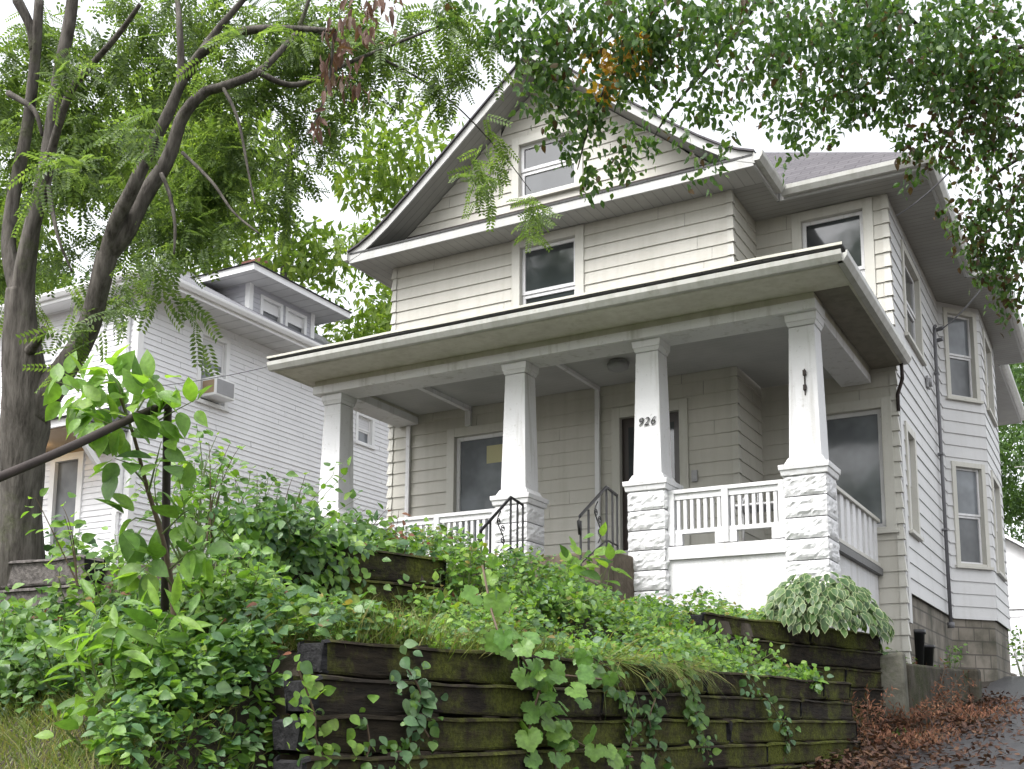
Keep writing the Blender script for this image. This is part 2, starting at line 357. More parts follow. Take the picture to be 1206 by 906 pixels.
# ------------------------------------------------------------------ leaf clouds (numpy)
def t_ovate(xs_, ws, fold=.10, curl=.16):
    v = [(0, 0, 0)]; f = []
    for x, w_ in zip(xs_, ws):
        zc = -curl*x*x; v += [(x, w_, zc+fold*w_*1.6), (x, 0, zc), (x, -w_, zc+fold*w_*1.6)]
    n = len(xs_); v.append((1, 0, -curl)); t_ = 3*n+1
    f += [(0, 2, 1), (0, 3, 2)]
    for i in range(n-1):
        a = 1+3*i; b_ = a+3; f += [(a, a+1, b_+1), (a, b_+1, b_), (a+1, a+2, b_+2), (a+1, b_+2, b_+1)]
    a = 1+3*(n-1); f += [(a, a+1, t_), (a+1, a+2, t_)]
    return np.array(v, float), np.array(f)
T_OV = t_ovate((.10, .35, .66), (.26, .5, .36))
T_OVH = t_ovate((.05, .16, .32, .50, .68, .84, .94), (.17, .36, .49, .49, .37, .19, .07))
T_DI = (np.array([(0, 0, 0), (.45, .5, .08), (1, 0, 0), (.45, -.5, .08)], float), np.array([(0, 2, 1), (0, 3, 2)]))
def t_lobed():
    v = [(.40, 0, -.04)]; n = 34; lob = ((0, .20, 22), (58, .10, 20), (-58, .10, 20), (112, .06, 22), (-112, .06, 22))
    for ring, k in ((.55, 0), (1, 1)):
        for i in range(n):
            a = -170+340*i/(n-1); r = .40+sum(p*math.exp(-((a-c)/s)**2) for c, p, s in lob)
            if abs(a) > 150: r *= .75
            if k: r += .022*(1 if i % 2 else -1)
            r *= ring; t_ = math.radians(a); v.append((.40+r*math.cos(t_), r*math.sin(t_)*1.05, (.055*ring*abs(math.sin(t_*1.55))-.16*(r*math.cos(t_))**2-.14*(r*math.sin(t_))**2)))
    f = []
    for i in range(n-1): f += [(0, 1+i, 2+i), (1+i, 1+n+i, 2+n+i), (1+i, 2+n+i, 2+i)]
    return np.array(v, float), np.array(f)
T_GR = t_lobed()
def t_compound(pairs=8, ll=.26, lw=.10):
    """a feathery compound leaf: pairs of blunt leaflets along a drooping rib"""
    v, f = [], []
    for i in range(pairs):
        x = .12+.82*i/(pairs-1); L = ll*(1-.4*abs(i/(pairs-1)-.4)); z = -.12*x*x
        for s in (1, -1):
            b = len(v); ux, uy = .45, .89*s; nx_, ny_ = -uy, ux
            v += [(x, 0, z), (x+ux*L*.5+nx_*lw/2, uy*L*.5+ny_*lw/2, z+.012), (x+ux*L, uy*L, z-.03), (x+ux*L*.5-nx_*lw/2, uy*L*.5-ny_*lw/2, z+.012)]
            f += [(b, b+2, b+1), (b, b+3, b+2)] if s > 0 else [(b, b+1, b+2), (b, b+2, b+3)]
    return np.array(v, float), np.array(f)
T_LO = t_compound()
T_VC = None
def t_five():
    v, f = [], []
    for a, L in ((-75, .55), (-38, .8), (0, 1), (38, .8), (75, .55)):
        a = math.radians(a); c, s = math.cos(a), math.sin(a); b = len(v)
        for x, y, z in ((.05, 0, 0), (.5*L, .17*L, .05), (L, 0, -.1), (.5*L, -.17*L, .05)): v.append((x*c-y*s, x*s+y*c, z))
        f += [(b, b+2, b+1), (b, b+3, b+2)]
    return np.array(v, float), np.array(f)
T_VC = t_five()
T_BL = (np.array([(0, .5, 0), (0, -.5, 0), (.5, .35, .10), (.5, -.35, .10), (.85, .12, .02), (.85, -.12, .02), (1, 0, -.12)], float),
        np.array([(0, 1, 3), (0, 3, 2), (2, 3, 5), (2, 5, 4), (4, 5, 6)]))
def unit(a): return a/np.maximum(np.linalg.norm(a, axis=1, keepdims=True), 1e-9)
def cloud(tpl, P, D, Nn, L, W):
    """one leaf of the template at every P, pointing along D, facing Nn"""
    tv, tf = tpl; P = np.asarray(P, float); n = len(P); D = unit(np.asarray(D, float)); Nn = np.asarray(Nn, float)
    Nn = unit(Nn-D*(Nn*D).sum(1, keepdims=True)+1e-6); S = np.cross(Nn, D)
    L = np.broadcast_to(np.asarray(L, float), (n,)); W = np.broadcast_to(np.asarray(W, float), (n,))
    V = P[:, None, :]+D[:, None, :]*(tv[None, :, 0, None]*L[:, None, None])+S[:, None, :]*(tv[None, :, 1, None]*W[:, None, None])+Nn[:, None, :]*(tv[None, :, 2, None]*L[:, None, None])
    Fc = tf[None]+(np.arange(n)*len(tv))[:, None, None]
    return V.reshape(-1, 3), Fc.reshape(-1, 3)
def leafobj(name, parts, mats, parent=None, kind=None, origin=None):
    """parts: list of (V, F, material index)"""
    off = np.array(root_loc(parent) if parent else (origin if origin is not None else (0, 0, 0)))
    Vs, Fs, mi, o = [], [], [], 0
    for V, Fc, k in parts: Vs.append(V-off); Fs.append(Fc+o); mi.append(np.full(len(Fc), k)); o += len(V)
    V = np.concatenate(Vs); Fc = np.concatenate(Fs); mi = np.concatenate(mi)
    me = bpy.data.meshes.new(name); me.vertices.add(len(V)); me.vertices.foreach_set('co', V.astype(np.float32).ravel())
    me.loops.add(len(Fc)*3); me.loops.foreach_set('vertex_index', Fc.astype(np.int32).ravel())
    me.polygons.add(len(Fc)); me.polygons.foreach_set('loop_start', np.arange(0, len(Fc)*3, 3, dtype=np.int32))
    me.polygons.foreach_set('material_index', mi.astype(np.int32)); me.polygons.foreach_set('use_smooth', np.ones(len(Fc), bool)); me.update(); me.validate()
    ob = link_mesh(name, me, mats, parent, None if parent else Vector(off))
    if kind: ob['kind'] = kind
    return ob
def rnd(n, s=1.0): return rng.normal(0, s, (n, 3))

# ------------------------------------------------------------------ ground
def interp(x, xs, ys): return float(np.interp(x, xs, ys))
def sst(a, b, x):
    t = min(max((x-a)/(b-a), 0), 1); return t*t*(3-2*t)
def wl(y): return -2.69+.13*(y-3.36)          # face of the lower timber wall
def wu(y): return -2.8+.27*(y-8.2)            # face of the wall by the hosta
def zdrive(y): return interp(y, (-40, -8, -2, 0, 8.5, 18.6, 30, 120), (-.3, -.2, -.05, .1, 1.25, 2.3, 2.75, 3.6))
def height(x, y):
    zf = interp(y, (-40, -3, 0, 1.5, 2.7, 3.3, 3.5), (-.25, -.05, .35, .95, 1.45, 1.72, 1.86))
    zlo = 1.86 if y < 8.2 else 1.86
    zup = interp(y, (4.1, 4.25, 5, 10, 12, 40, 120), (1.95, 2.44, 2.52, 2.78, 2.86, 3.2, 4))
    if y < 10.95: zup -= .30*sst(-6.0, -4.7, x)*sst(6.0, 8.3, y)
    xu = interp(y, (4.1, 5.4), (-3.76, -3.41))
    xw = wl(y)
    if y < 3.5: zl = zf
    elif y < 5.4:
        zt = interp(y, (3.5, 4.1), (1.86, 1.95))
        zl = zt if (x > xu or y < 4.1) else zup
        if y >= 4.1 and x > xu: zl = 1.86+.06*sst(xw, xu, x)
    else:
        k = sst(xw-.12, xw-1.5, x)
        f = sst(5.4, 6.6, y)
        zl = (1.86+.06)*(1-f)+f*(zlo*(1-k)+zup*k) if x > xu-.3 else zup*(1-(1-f)*0)
        if x <= xu-.3: zl = zup
    if y > 8.25:
        zl = zup if x < wu(y)-.02 and x > -40 else 1.84
        if x < wu(y): 
            e = sst(wu(y)-.9, wu(y)-.05, x); zl = zup*(1-e)+e*2.40
    if y > 10.95: zl = min(zl, interp(x, (-2.62, -2.45), (2.9, 2.28)))
    zd = zdrive(y)
    if y < 3.36: e = sst(-3.0, -2.62, x) if y > 1 else sst(-3.1, -1.9, x)
    elif y < 9.0: e = 1 if x > xw-.03 else 0
    elif y < 10.95: e = 1 if x > wu(y)-.03 else 0
    else: e = sst(-2.3, -1.95, x)
    z = zl*(1-e)+zd*e
    if x > 1.7: z += .35*sst(1.7, 3.2, x)
    return z+.03*noise.noise((x*1.3, y*1.3, 0))*(1-e)
xs = np.concatenate([np.linspace(-150, -16, 14), np.linspace(-14, -7.2, 14), np.arange(-7, 0, .08), np.linspace(.1, 6, 20), np.linspace(8, 150, 14)])
ys = np.concatenate([np.linspace(-120, -6, 12), np.linspace(-5, .8, 14), np.arange(1, 11.6, .08), np.linspace(11.8, 34, 30), np.linspace(38, 200, 14)])
g = MB(); nx = len(xs)
for y in ys:
    for x in xs: g.v.append((x, y, height(x, y)))
for j in range(len(ys)-1):
    for i in range(nx-1): g.f.append((j*nx+i, j*nx+i+1, (j+1)*nx+i+1, (j+1)*nx+i)); g.mi.append(0); g.sm.append(True)
tag(obj('ground', g, M['soil']), kind='structure')
d = MB(); ny = 90; yy = np.linspace(-5, 40, ny)
for y in yy:
    for x in np.linspace(-1.75 if y < 1e9 else 0, 1.6, 12): d.v.append((x+.06*noise.noise((x*3, y*2, 3)), y, zdrive(y)+.012+.012*noise.noise((x*2, y*2, 1))))
for j in range(ny-1):
    for i in range(11): d.f.append((j*12+i, j*12+i+1, (j+1)*12+i+1, (j+1)*12+i)); d.mi.append(0); d.sm.append(True)
tag(obj('driveway', d, M['asphalt']), kind='structure')

# ------------------------------------------------------------------ the house
XL, XG, XR, YF, YW, ZS = -8.83, -3.85, -2.22, 12.3, 13.3, 8.0
house = thing('house', (-5.5, 12.3, 2.6), 'two storey cream sided house with front gable, deep columned porch and number 926', 'house')
FF = Frame((0, YF, 0), (1, 0, 0), (0, -1, 0)); FW = Frame((0, YW, 0), (1, 0, 0), (0, -1, 0))
FS = Frame((XR, 0, 0), (0, 1, 0), (1, 0, 0)); FG = Frame((XG, 0, 0), (0, 1, 0), (1, 0, 0)); FL = Frame((XL, 0, 0), (0, 1, 0), (-1, 0, 0))
ex = .168
W1 = (-7.88, -6.62, 3.86, 5.5); DR = (-5.45, -4.45, 3.36, 5.46); W2 = (-6.89, -5.82, 6.62, 7.995)
mb = MB(); clap(mb, FF, XL, XG, 3.3, ZS, ex, [opening(*W1), opening(*DR), opening(*W2)])
mb.face([FF(XL, 0, 2.6), FF(XG, 0, 2.6), FF(XG, 0, 3.3), FF(XL, 0, 3.3)])
obj('wall', mb, M['siding'], house)
window(house, FF, *W1, trim=.12, meet=None, gl='glass_grey', sash=.05)
window(house, FF, *W2, trim=.125, meet=.46)
W3 = (-3.38, -2.38, 6.4, 7.99); W4 = (-3.22, -2.27, 3.84, 5.44)
mb = MB(); clap(mb, FW, XG, XR, 2.228, ZS, .186, [opening(*W3), opening(*W4)]); obj('wall', mb, M['siding'], house)
window(house, FW, *W3, trim=.12, meet=.47)
window(house, FW, *W4, trim=.12, meet=None, gl='glass_grey', sash=.05)
mb = MB(); clap(mb, FG, YF, YW, 3.3, ZS, ex); obj('wall', mb, M['siding'], house)
S1 = (14.15, 15.5, 6.5, 7.75); S2 = (13.75, 14.45, 3.9, 5.25)
YB0 = 17.28; bs, bc = math.sin(math.radians(38)), math.cos(math.radians(38)); LB = .84; BX, BY = XR+LB*bs, YB0+LB*bc; YB1 = 20.0
mb = MB(); clap(mb, FS, YW, YB0, 3.12, ZS, .188, [opening(*S1), opening(*S2)], out=.014)
obj('wall', mb, M['side_siding'], house)
mb = MB(); clap(mb, FS, YB1+.64, 25.2, 3.12, ZS, .188); obj('wall', mb, M['side_siding'], house)
window(house, FS, *S1, trim=.1, meet=.5); window(house, FS, *S2, trim=.1, meet=.5)
FB = Frame((XR, YB0, 0), (bs, bc, 0), (bc, -bs, 0)); FE = Frame((BX, 0, 0), (0, 1, 0), (1, 0, 0)); FD = Frame((BX, YB1, 0), (-bs, bc, 0), (bc, bs, 0))
B1, B2 = (.10, .76, 6.5, 7.92), (.10, .76, 3.92, 5.5)
mb = MB(); clap(mb, FB, 0, LB, 3.12, ZS, .188, [opening(*B1), opening(*B2)])
E1, E2 = (BY+.35, BY+1.45, 6.5, 7.8), (BY+.35, BY+1.45, 3.92, 5.5)
clap(mb, FE, BY, YB1, 3.12, ZS, .188, [opening(*E1), opening(*E2)], out=.014); clap(mb, FD, 0, LB, 3.12, ZS, .188)
obj('bay_wall', mb, M['side_siding'], house)
for B in (B1, B2): window(house, FB, *B, trim=.075, meet=.5, gl='glass_grey', gl2='screen', sash=.032)
for B in (E1, E2): window(house, FE, *B, trim=.09, meet=.5)
mb = MB(); clap(mb, FL, YF, 25.2, 3.2, ZS, .188); obj('wall', mb, M['siding'], house)
mb = MB(); mb.face([(XL, 25.2, 2.6), (XR, 25.2, 2.6), (XR, 25.2, ZS), (XL, 25.2, ZS)]); obj('wall', mb, M['siding'], house)
# foundation of rough block under the side walls
fd = MB(); i_ = .03
for a, b_ in (((XR-i_, YW+.02), (XR-i_, YB0)), ((XR-i_, YB0), (BX-i_, BY)), ((BX-i_, BY), (BX-i_, YB1)), ((BX-i_, YB1), (XR-i_, YB1+.66)), ((XR-i_, YB1+.66), (XR-i_, 25.2))):
    fd.face([(a[0], a[1], 1.2), (b_[0], b_[1], 1.2), (b_[0], b_[1], 3.13), (a[0], a[1], 3.13)])
obj('foundation', fd, M['block'], house)
# corner caps: one folded piece per course
cc = MB()
def caps(x, y, sx, sy, z0, z1, ex_, wd=.055):
    z = z0
    while z < z1-.05:
        zt = min(z+ex_, z1); o0, o1 = .034, .012
        p = [(-wd, 0), (0, 0), (0, wd)]
        def P(k, o, zz):
            a = [(x-sx*wd, y-sy*o), (x+sx*o, y-sy*o), (x+sx*o, y+sy*wd)][k]; return (a[0], a[1], zz)
        for k in (0, 1): cc.face([P(k, o0, z), P(k+1, o0, z), P(k+1, o1, zt), P(k, o1, zt)])
        cc.face([P(0, o0, z), (x-sx*wd, y, z), (x, y, z), P(1, o0, z)]); cc.face([P(1, o0, z), (x, y, z), (x, y+sy*wd, z), P(2, o0, z)])
        z = zt
for args in ((XR, YW, 1, 1, 2.228, ZS, .186), (XL, YF, -1, 1, 3.3, ZS, ex), (XG, YF, 1, 1, 3.3, ZS, ex)):
    cc = MB(); caps(*args); obj('corner_trim', cc, M['trim'], house)
cb = MB(); cb.box(XR+.004, XR+.03, YW+.10, YW+.26, 2.75, 5.3); obj('corner_board', cb, M['side_siding'], house, .003)

# gable
GX = -6.36
half = [(2.95, 8.16), (2.75, 8.235), (2.55, 8.345), (2.27, 8.535), (1.9, 8.82), (1.32, 9.29), (.66, 9.84), (0, 10.39)]
def zroof(dx): return float(np.interp(abs(dx), [h[0] for h in reversed(half)], [h[1] for h in reversed(half)]))
def dxroof(z): return float(np.interp(z, [h[1] for h in half], [h[0] for h in half]))
A1 = (-6.9, -5.83, 8.56, 9.46)
mb = MB(); clap(mb, FF, XL, XG, 8.37, 10.2, .17, [opening(*A1)], lims=lambda z: (GX-dxroof(z+.13), GX+dxroof(z+.13))); obj('gable_wall', mb, M['siding'], house)
window(house, FF, *A1, trim=.11, meet=.5, name='attic_window')
curve = [(GX-a, z) for a, z in half]+[(GX+a, z) for a, z in reversed(half[:-1])]
rf = MB(); Y0, Y1 = 11.80, 21.0
for (xa, za), (xb, zb) in zip(curve[:-1], curve[1:]):
    rf.face([(xa, Y0, za+.02), (xb, Y0, zb+.02), (xb, Y1, zb+.02), (xa, Y1, za+.02)]); rf.face([(xa, Y0, za-.004), (xa, Y1, za-.004), (xb, Y1, zb-.004), (xb, Y0, zb-.004)])
    rf.face([(xa, Y0, za-.004), (xb, Y0, zb-.004), (xb, Y0, zb+.02), (xa, Y0, za+.02)])
obj('gable_roof', rf, M['shingle'], house)
rk = MB(); rs = MB()
for (xa, za), (xb, zb) in zip(curve[:-1], curve[1:]):
    for (ya, yb) in ((11.835, 11.865),):
        rk.hexa([(xa, ya, za-.135), (xb, ya, zb-.135), (xb, yb, zb-.135), (xa, yb, za-.135), (xa, ya, za-.006), (xb, ya, zb-.006), (xb, yb, zb-.006), (xa, yb, za-.006)])
    rs.face([(xa, 11.866, za-.11), (xb, 11.866, zb-.11), (xb, 12.34, zb-.11), (xa, 12.34, za-.11)])
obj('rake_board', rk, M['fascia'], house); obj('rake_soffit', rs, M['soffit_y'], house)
bl = MB()
bl.face([(-9.28, 11.83, 8.145), (-3.44, 11.83, 8.145), (-3.9, 12.33, 8.40), (-8.8, 12.33, 8.40)]); bl.face([(-9.28, 11.83, 8.12), (-3.44, 11.83, 8.12), (-3.44, 11.83, 8.145), (-9.28, 11.83, 8.145)])
obj('ledge_roof', bl, M['shingle_dark'], house)
lt = MB(); lt.box(-8.6, -4.1, 12.25, 12.29, 8.352, 8.40); obj('ledge_flashing', lt, M['rust'], house)
# eaves
fa = MB(); fa.box(-9.29, -3.43, 11.84, 11.87, 8.0, 8.125); fa.box(-9.30, -9.27, 11.872, 25.6, 8.0, 8.13); fa.box(-3.445, -3.415, 11.872, 12.86, 8.0, 8.13)
fa.box(-3.41, -1.70, 12.86, 12.89, 8.0, 8.12); fa.box(-1.715, -1.685, 12.892, 16.49, 8.0, 8.12); fa.box(-1.684, -1.30, 16.49, 16.52, 8.0, 8.12); fa.box(-1.31, -1.28, 16.522, 21.05, 8.0, 8.12)
fa.box(-1.684, -1.28, 21.052, 21.08, 8.0, 8.12); fa.box(-1.715, -1.685, 21.082, 25.6, 8.0, 8.12)
obj('fascia', fa, M['fascia'], house)
sf = MB(); z0, z1 = 8.003, 8.02
sf.box(-9.268, -3.447, 11.872, 12.30, z0, z1); sf.box(-9.268, XL+.01, 12.302, 25.5, z0, z1)
obj('front_soffit', sf, M['soffit_x'], house)
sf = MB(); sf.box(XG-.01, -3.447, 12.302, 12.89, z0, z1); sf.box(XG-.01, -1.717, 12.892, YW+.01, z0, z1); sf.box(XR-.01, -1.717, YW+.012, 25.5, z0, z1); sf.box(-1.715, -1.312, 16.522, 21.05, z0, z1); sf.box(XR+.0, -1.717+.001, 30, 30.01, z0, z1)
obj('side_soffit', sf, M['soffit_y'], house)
gt = MB(); gutter(gt, (-3.36, 12.86, 0), (-1.62, 12.86, 0), (0, -1, 0), 8.03); gutter(gt, (-1.685, 12.80, 0), (-1.685, 16.40, 0), (1, 0, 0), 8.03)
gutter(gt, (-3.415, 11.80, 0), (-3.415, 12.74, 0), (1, 0, 0), 8.04); gutter(gt, (-9.30, 11.8, 0), (-9.30, 25, 0), (-1, 0, 0), 8.04); gutter(gt, (-1.28, 16.5, 0), (-1.28, 21, 0), (1, 0, 0), 8.03); gutter(gt, (-1.685, 21.2, 0), (-1.685, 25.4, 0), (1, 0, 0), 8.03)
obj('gutter', gt, M['gutter'], house)
# hip roof of the main block and of the bay
rf = MB(); ze = 8.155; rid = [(-5.48, 16.65, 11.0), (-5.48, 21.8, 11.0)]; c_ = [(-9.34, 12.80), (-1.62, 12.80), (-1.62, 25.65), (-9.34, 25.65)]
C3 = [(x, y, ze) for x, y in c_]
rf.face([C3[0], C3[1], rid[0]]); rf.face([C3[1], C3[2], rid[1], rid[0]]); rf.face([C3[2], C3[3], rid[1]]); rf.face([C3[3], C3[0], rid[0], rid[1]])
rf.face([(x, y, ze-.02) for x, y in reversed(c_)])
for i in range(4): a, b_ = c_[i], c_[(i+1) % 4]; rf.face([(*a, ze-.02), (*b_, ze-.02), (*b_, ze), (*a, ze)])
b0, b1, bx = 16.43, 21.12, -1.22; hh = (b1-b0)/2
rf.face([(-5, b0, ze+.004), (bx, b0, ze+.004), (bx-hh, b0+hh, ze+.75*hh), (-5, b0+hh, ze+.75*hh)]); rf.face([(bx, b0, ze+.004), (bx, b1, ze+.004), (bx-hh, b0+hh, ze+.75*hh)])
rf.face([(bx, b1, ze+.004), (-5, b1, ze+.004), (-5, b0+hh, ze+.75*hh), (bx-hh, b0+hh, ze+.75*hh)]); rf.face([(-1.62, b0, ze-.016), (bx, b0, ze-.016), (bx, b0, ze+.004), (-1.62, b0, ze+.004)])
obj('roof', rf, M['shingle'], house)

# ------------------------------------------------------------------ porch
ZFL, ZB = 3.38, 5.63
fl = MB(); fl.box(-8.75, -2.45, 10.62, YF-.02, 3.30, ZFL); fl.box(XG+.03, -2.45, YF-.018, YW-.02, 3.30, ZFL); obj('porch_floor', fl, M['floor'], house)
bm = MB()
bm.box(-8.72, -2.48, 10.50, 10.86, 5.735, 5.85); bm.box(-2.84, -2.5, 10.862, YW-.03, 5.735, 5.85); bm.box(-8.70, -8.36, 10.862, YF-.03, 5.735, 5.85)
obj('frieze', bm, M['frieze'], house)
bm = MB(); bm.box(-8.74, -2.46, 10.48, 10.88, ZB, 5.733); bm.box(-2.84, -2.49, 10.882, YW-.03, ZB, 5.733); bm.box(-8.71, -8.35, 10.882, YF-.03, ZB, 5.733); obj('beam', bm, M['white'], house, .006)
ce = MB(); ce.box(-8.35, -2.845, 10.885, YF-.025, 5.765, 5.79); ce.box(XG+.025, -2.845, YF-.024, YW-.03, 5.765, 5.79); obj('porch_ceiling', ce, M['ceil'], house)
so_ = MB(); so_.box(-8.86, -2.12, 9.95, 10.498, 5.80, 5.815); so_.box(-8.86, -8.722, 10.5, YF+.5, 5.80, 5.815); obj('porch_soffit', so_, M['soffit_dark'], house)
so_ = MB(); so_.box(-2.478, -2.12, 10.50, YW-.03, 5.80, 5.815); obj('porch_soffit', so_, M['soffit_shaded'], house)
bt = MB(); bt.beam((-7.53, 10.885, 5.735), (-7.53, YF-.03, 5.735), .07, .06); bt.box(-7.57, -7.49, YF-.075, YF-.028, 5.5, 5.70); obj('ceiling_batten', bt, M['white'], house)
bt = MB(); bt.beam((-5.62, 10.885, 5.742), (-5.62, YF-.03, 5.742), .045, .045); bt.box(-5.66, -5.60, YF-.07, YF-.028, 3.4, 5.72); obj('ceiling_batten', bt, M['white'], house)
strip = MB(); strip.box(-8.53, -8.47, YF-.06, YF-.028, 3.4, 5.62); obj('corner_board', strip, M['white'], house)
# porch roof
pr = MB(); e = 5.965; xa, xb, ya, yt, zt = -8.95, -2.05, 9.86, YF+.02, 6.42
pr.face([(xa, ya, e), (xb, ya, e), (xb-1.0, yt, zt), (xa+1.0, yt, zt)]); pr.face([(xb, ya, e), (xb, YW, e), (xb-.46, YW, 6.17), (xb-1.0, YW, zt), (xb-1.0, yt, zt)]); pr.face([(xa, yt+1, e), (xa, ya, e), (xa+1.0, yt, zt), (xa+1.0, yt+1, zt)])
pr.face([(xa, ya, e-.025), (xb, ya, e-.025), (xb, ya, e), (xa, ya, e)]); pr.face([(xb, ya, e-.025), (xb, YW, e-.025), (xb, YW, e), (xb, ya, e)]); pr.face([(xa, ya, e-.025), (xa, ya, e), (xa, yt+1, e), (xa, yt+1, e-.025)])
pr.face([(xa, ya, e-.026), (xa, yt, e-.026), (xb, yt, e-.026), (xb, ya, e-.026)])
obj('porch_roof', pr, M['shingle_dark'], house)
de = MB(); n = 40
for i in range(n):
    x0, x1 = xa+(xb-xa)*i/n, xa+(xb-xa)*(i+1)/n; wv = lambda x: .012*noise.noise((x*1.2, 0, 0))
    de.hexa([(x0, ya-.012, e-.012+wv(x0)), (x1, ya-.012, e-.012+wv(x1)), (x1, ya-.002, e-.012+wv(x1)), (x0, ya-.002, e-.012+wv(x0)), (x0, ya-.012, e+.014+wv(x0)), (x1, ya-.012, e+.014+wv(x1)), (x1, ya-.002, e+.014+wv(x1)), (x0, ya-.002, e+.014+wv(x0))])
obj('drip_edge', de, M['edge'], house)
pf = MB(); pf.box(-8.89, -2.11, 9.93, 9.955, 5.795, 5.91); pf.box(-2.135, -2.11, 9.957, YW-.03, 5.795, 5.91); pf.box(-8.89, -8.865, 9.957, YF+.8, 5.795, 5.91); obj('porch_fascia', pf, M['frieze'], house)
gt = MB(); gutter(gt, (-8.93, 9.93, 0), (-2.06, 9.93, 0), (0, -1, 0), 5.80, .10, .10); gutter(gt, (-2.11, 9.88, 0), (-2.11, YW-.03, 0), (1, 0, 0), 5.80, .10, .10); obj('porch_gutter', gt, M['gutter'], house)
# downspout at the back end of the porch gutter
ds = MB(); ds.tube([(-2.12, 13.2, 5.80), (-2.12, 13.22, 5.62), (-2.19, 13.27, 5.45), (-2.19, 13.275, 5.25)], .022, 8); obj('downspout', ds, M['rust'], house)

def rock(mb, x0, x1, y0, y1, z0, z1, amp, nx_=14, nz_=8):
    """a split faced block: each side a small grid pushed out in the middle"""
    seed = rng.uniform(0, 99)
    for (a, b_, o) in (((x0, y0), (x1, y0), (0, -1)), ((x1, y0), (x1, y1), (1, 0)), ((x1, y1), (x0, y1), (0, 1)), ((x0, y1), (x0, y0), (-1, 0))):
        grid = []
        for j in range(nz_+1):
            for i in range(nx_+1):
                s, t_ = i/nx_, j/nz_; ed = min(1, 6*min(t_, 1-t_), 12*min(s, 1-s)) if 0 < s < 1 and 0 < t_ < 1 else 0
                x, y, z = a[0]+(b_[0]-a[0])*s, a[1]+(b_[1]-a[1])*s, z0+(z1-z0)*t_
                q = amp*ed*(.6+.8*noise.noise((x*7+seed, y*7, z*16))+.55*noise.noise((x*19, y*19+seed, z*40))+.35*noise.noise((x*48, y*48, z*70+seed)))
                if i in (0, nx_): q = amp*.5*noise.noise((0, seed, z*30))
                grid.append((x+o[0]*q, y+o[1]*q, z))
        for j in range(nz_):
            for i in range(nx_):
                k = j*(nx_+1)+i; mb.face([grid[k], grid[k+1], grid[k+nx_+2], grid[k+nx_+1]], 0)
    mb.face([(x0, y0, z1), (x1, y0, z1), (x1, y1, z1), (x0, y1, z1)]); mb.face([(x0, y1, z0), (x1, y1, z0), (x1, y0, z0), (x0, y0, z0)])
def frustum(mb, cx, cy, za, ha, zb, hb):
    mb.hexa([(cx-ha, cy-ha, za), (cx+ha, cy-ha, za), (cx+ha, cy+ha, za), (cx-ha, cy+ha, za), (cx-hb, cy-hb, zb), (cx+hb, cy-hb, zb), (cx+hb, cy+hb, zb), (cx-hb, cy+hb, zb)])
CY = 10.71
def column(cx, number=False, bracket=False, stone=True):
    s = MB(); frustum(s, cx, CY, 4.16, .158, 5.5, .128)
    col_ = obj('porch_column', s, M['white'], house, .006)
    p = MB(); frustum(p, cx, CY, 4.085, .205, 4.16, .168); frustum(p, cx, CY, 4.03, .245, 4.084, .25); frustum(p, cx, CY, 3.975, .225, 4.029, .235); obj('column_base', p, M['white'], col_, .006)
    p = MB(); frustum(p, cx, CY, 5.505, .135, 5.55, .15); frustum(p, cx, CY, 5.551, .155, 5.628, .162); frustum(p, cx, CY, 5.36, .132, 5.385, .132); obj('capital', p, M['white'], col_, .004)
    p = MB(); z = 2.29
    while z < 3.97:
        zt = min(z+.21, 3.974); rock(p, cx-.205, cx+.205, CY-.205, CY+.205, z+.012, zt, .024); z = zt
    pp = obj('pier', p, M['pier'], col_)
    if number:
        cu = bpy.data.curves.new('digits', 'FONT'); cu.body = '926'; cu.size = .125; cu.extrude = .004; cu.shear = .28; cu.space_character = 1.12; cu.offset = -.0012
        to = bpy.data.objects.new('tmp', cu); COL.objects.link(to); bpy.context.view_layer.update()
        me = bpy.data.meshes.new_from_object(to.evaluated_get(bpy.context.evaluated_depsgraph_get())); bpy.data.objects.remove(to); bpy.data.curves.remove(cu)
        a = [v_.co.copy() for v_ in me.vertices]; mx = sum(v_.x for v_ in a)/len(a)
        for v_ in me.vertices: v_.co = Vector((cx+.005+(v_.co.x-mx), CY-.157-.0+v_.co.z, 4.69+v_.co.y))-house.location
        me.update(); link_mesh('house_number', me, M['black'], col_)
    if bracket:
        q = MB(); yb = CY-.15
        for z in (4.83, 4.98): q.box(cx+.005, cx+.035, yb-.02, yb+.02, z, z+.055)
        q.box(cx+.014, cx+.026, yb-.006, yb+.02, 4.78, 5.05); obj('bracket', q, M['rust'], col_, .004)
    return col_
column(-8.5); column(-5.89); column(-4.28, number=True); column(-2.63, bracket=True)
def railing(name, x0, x1, y, posts, nb):
    r = MB(); r.box(x0, x1, y-.045, y+.045, 3.925, 3.965); r.box(x0, x1, y-.025, y+.025, 3.86, 3.924); r.box(x0, x1, y-.03, y+.03, 3.50, 3.545)
    top = obj(name, r, M['white'], house, .003)
    for xp in posts: p = MB(); p.box(xp-.035, xp+.035, y-.05, y+.04, 3.385, 3.922); obj('post', p, M['white'], top, .003)
    xs_ = sorted(posts)
    for a, b_ in zip(xs_[:-1], xs_[1:]):
        for k in range(nb):
            x = a+(b_-a)*(k+1)/(nb+1); p = MB(); p.box(x-.017, x+.017, y-.017, y+.017, 3.546, 3.859); obj('baluster', p, M['white'], top)
        for xb_ in (a+.075, b_-.075): p = MB(); p.box(xb_-.038, xb_+.038, y-.03, y+.03, 3.386, 3.499); obj('rail_block', p, M['white'], top)
railing('front_railing', -4.07, -2.845, 10.62, [-4.035, -3.46, -2.88], 7)
railing('front_railing', -8.29, -6.10, 10.62, [-8.25, -7.7, -6.92, -6.14], 9)
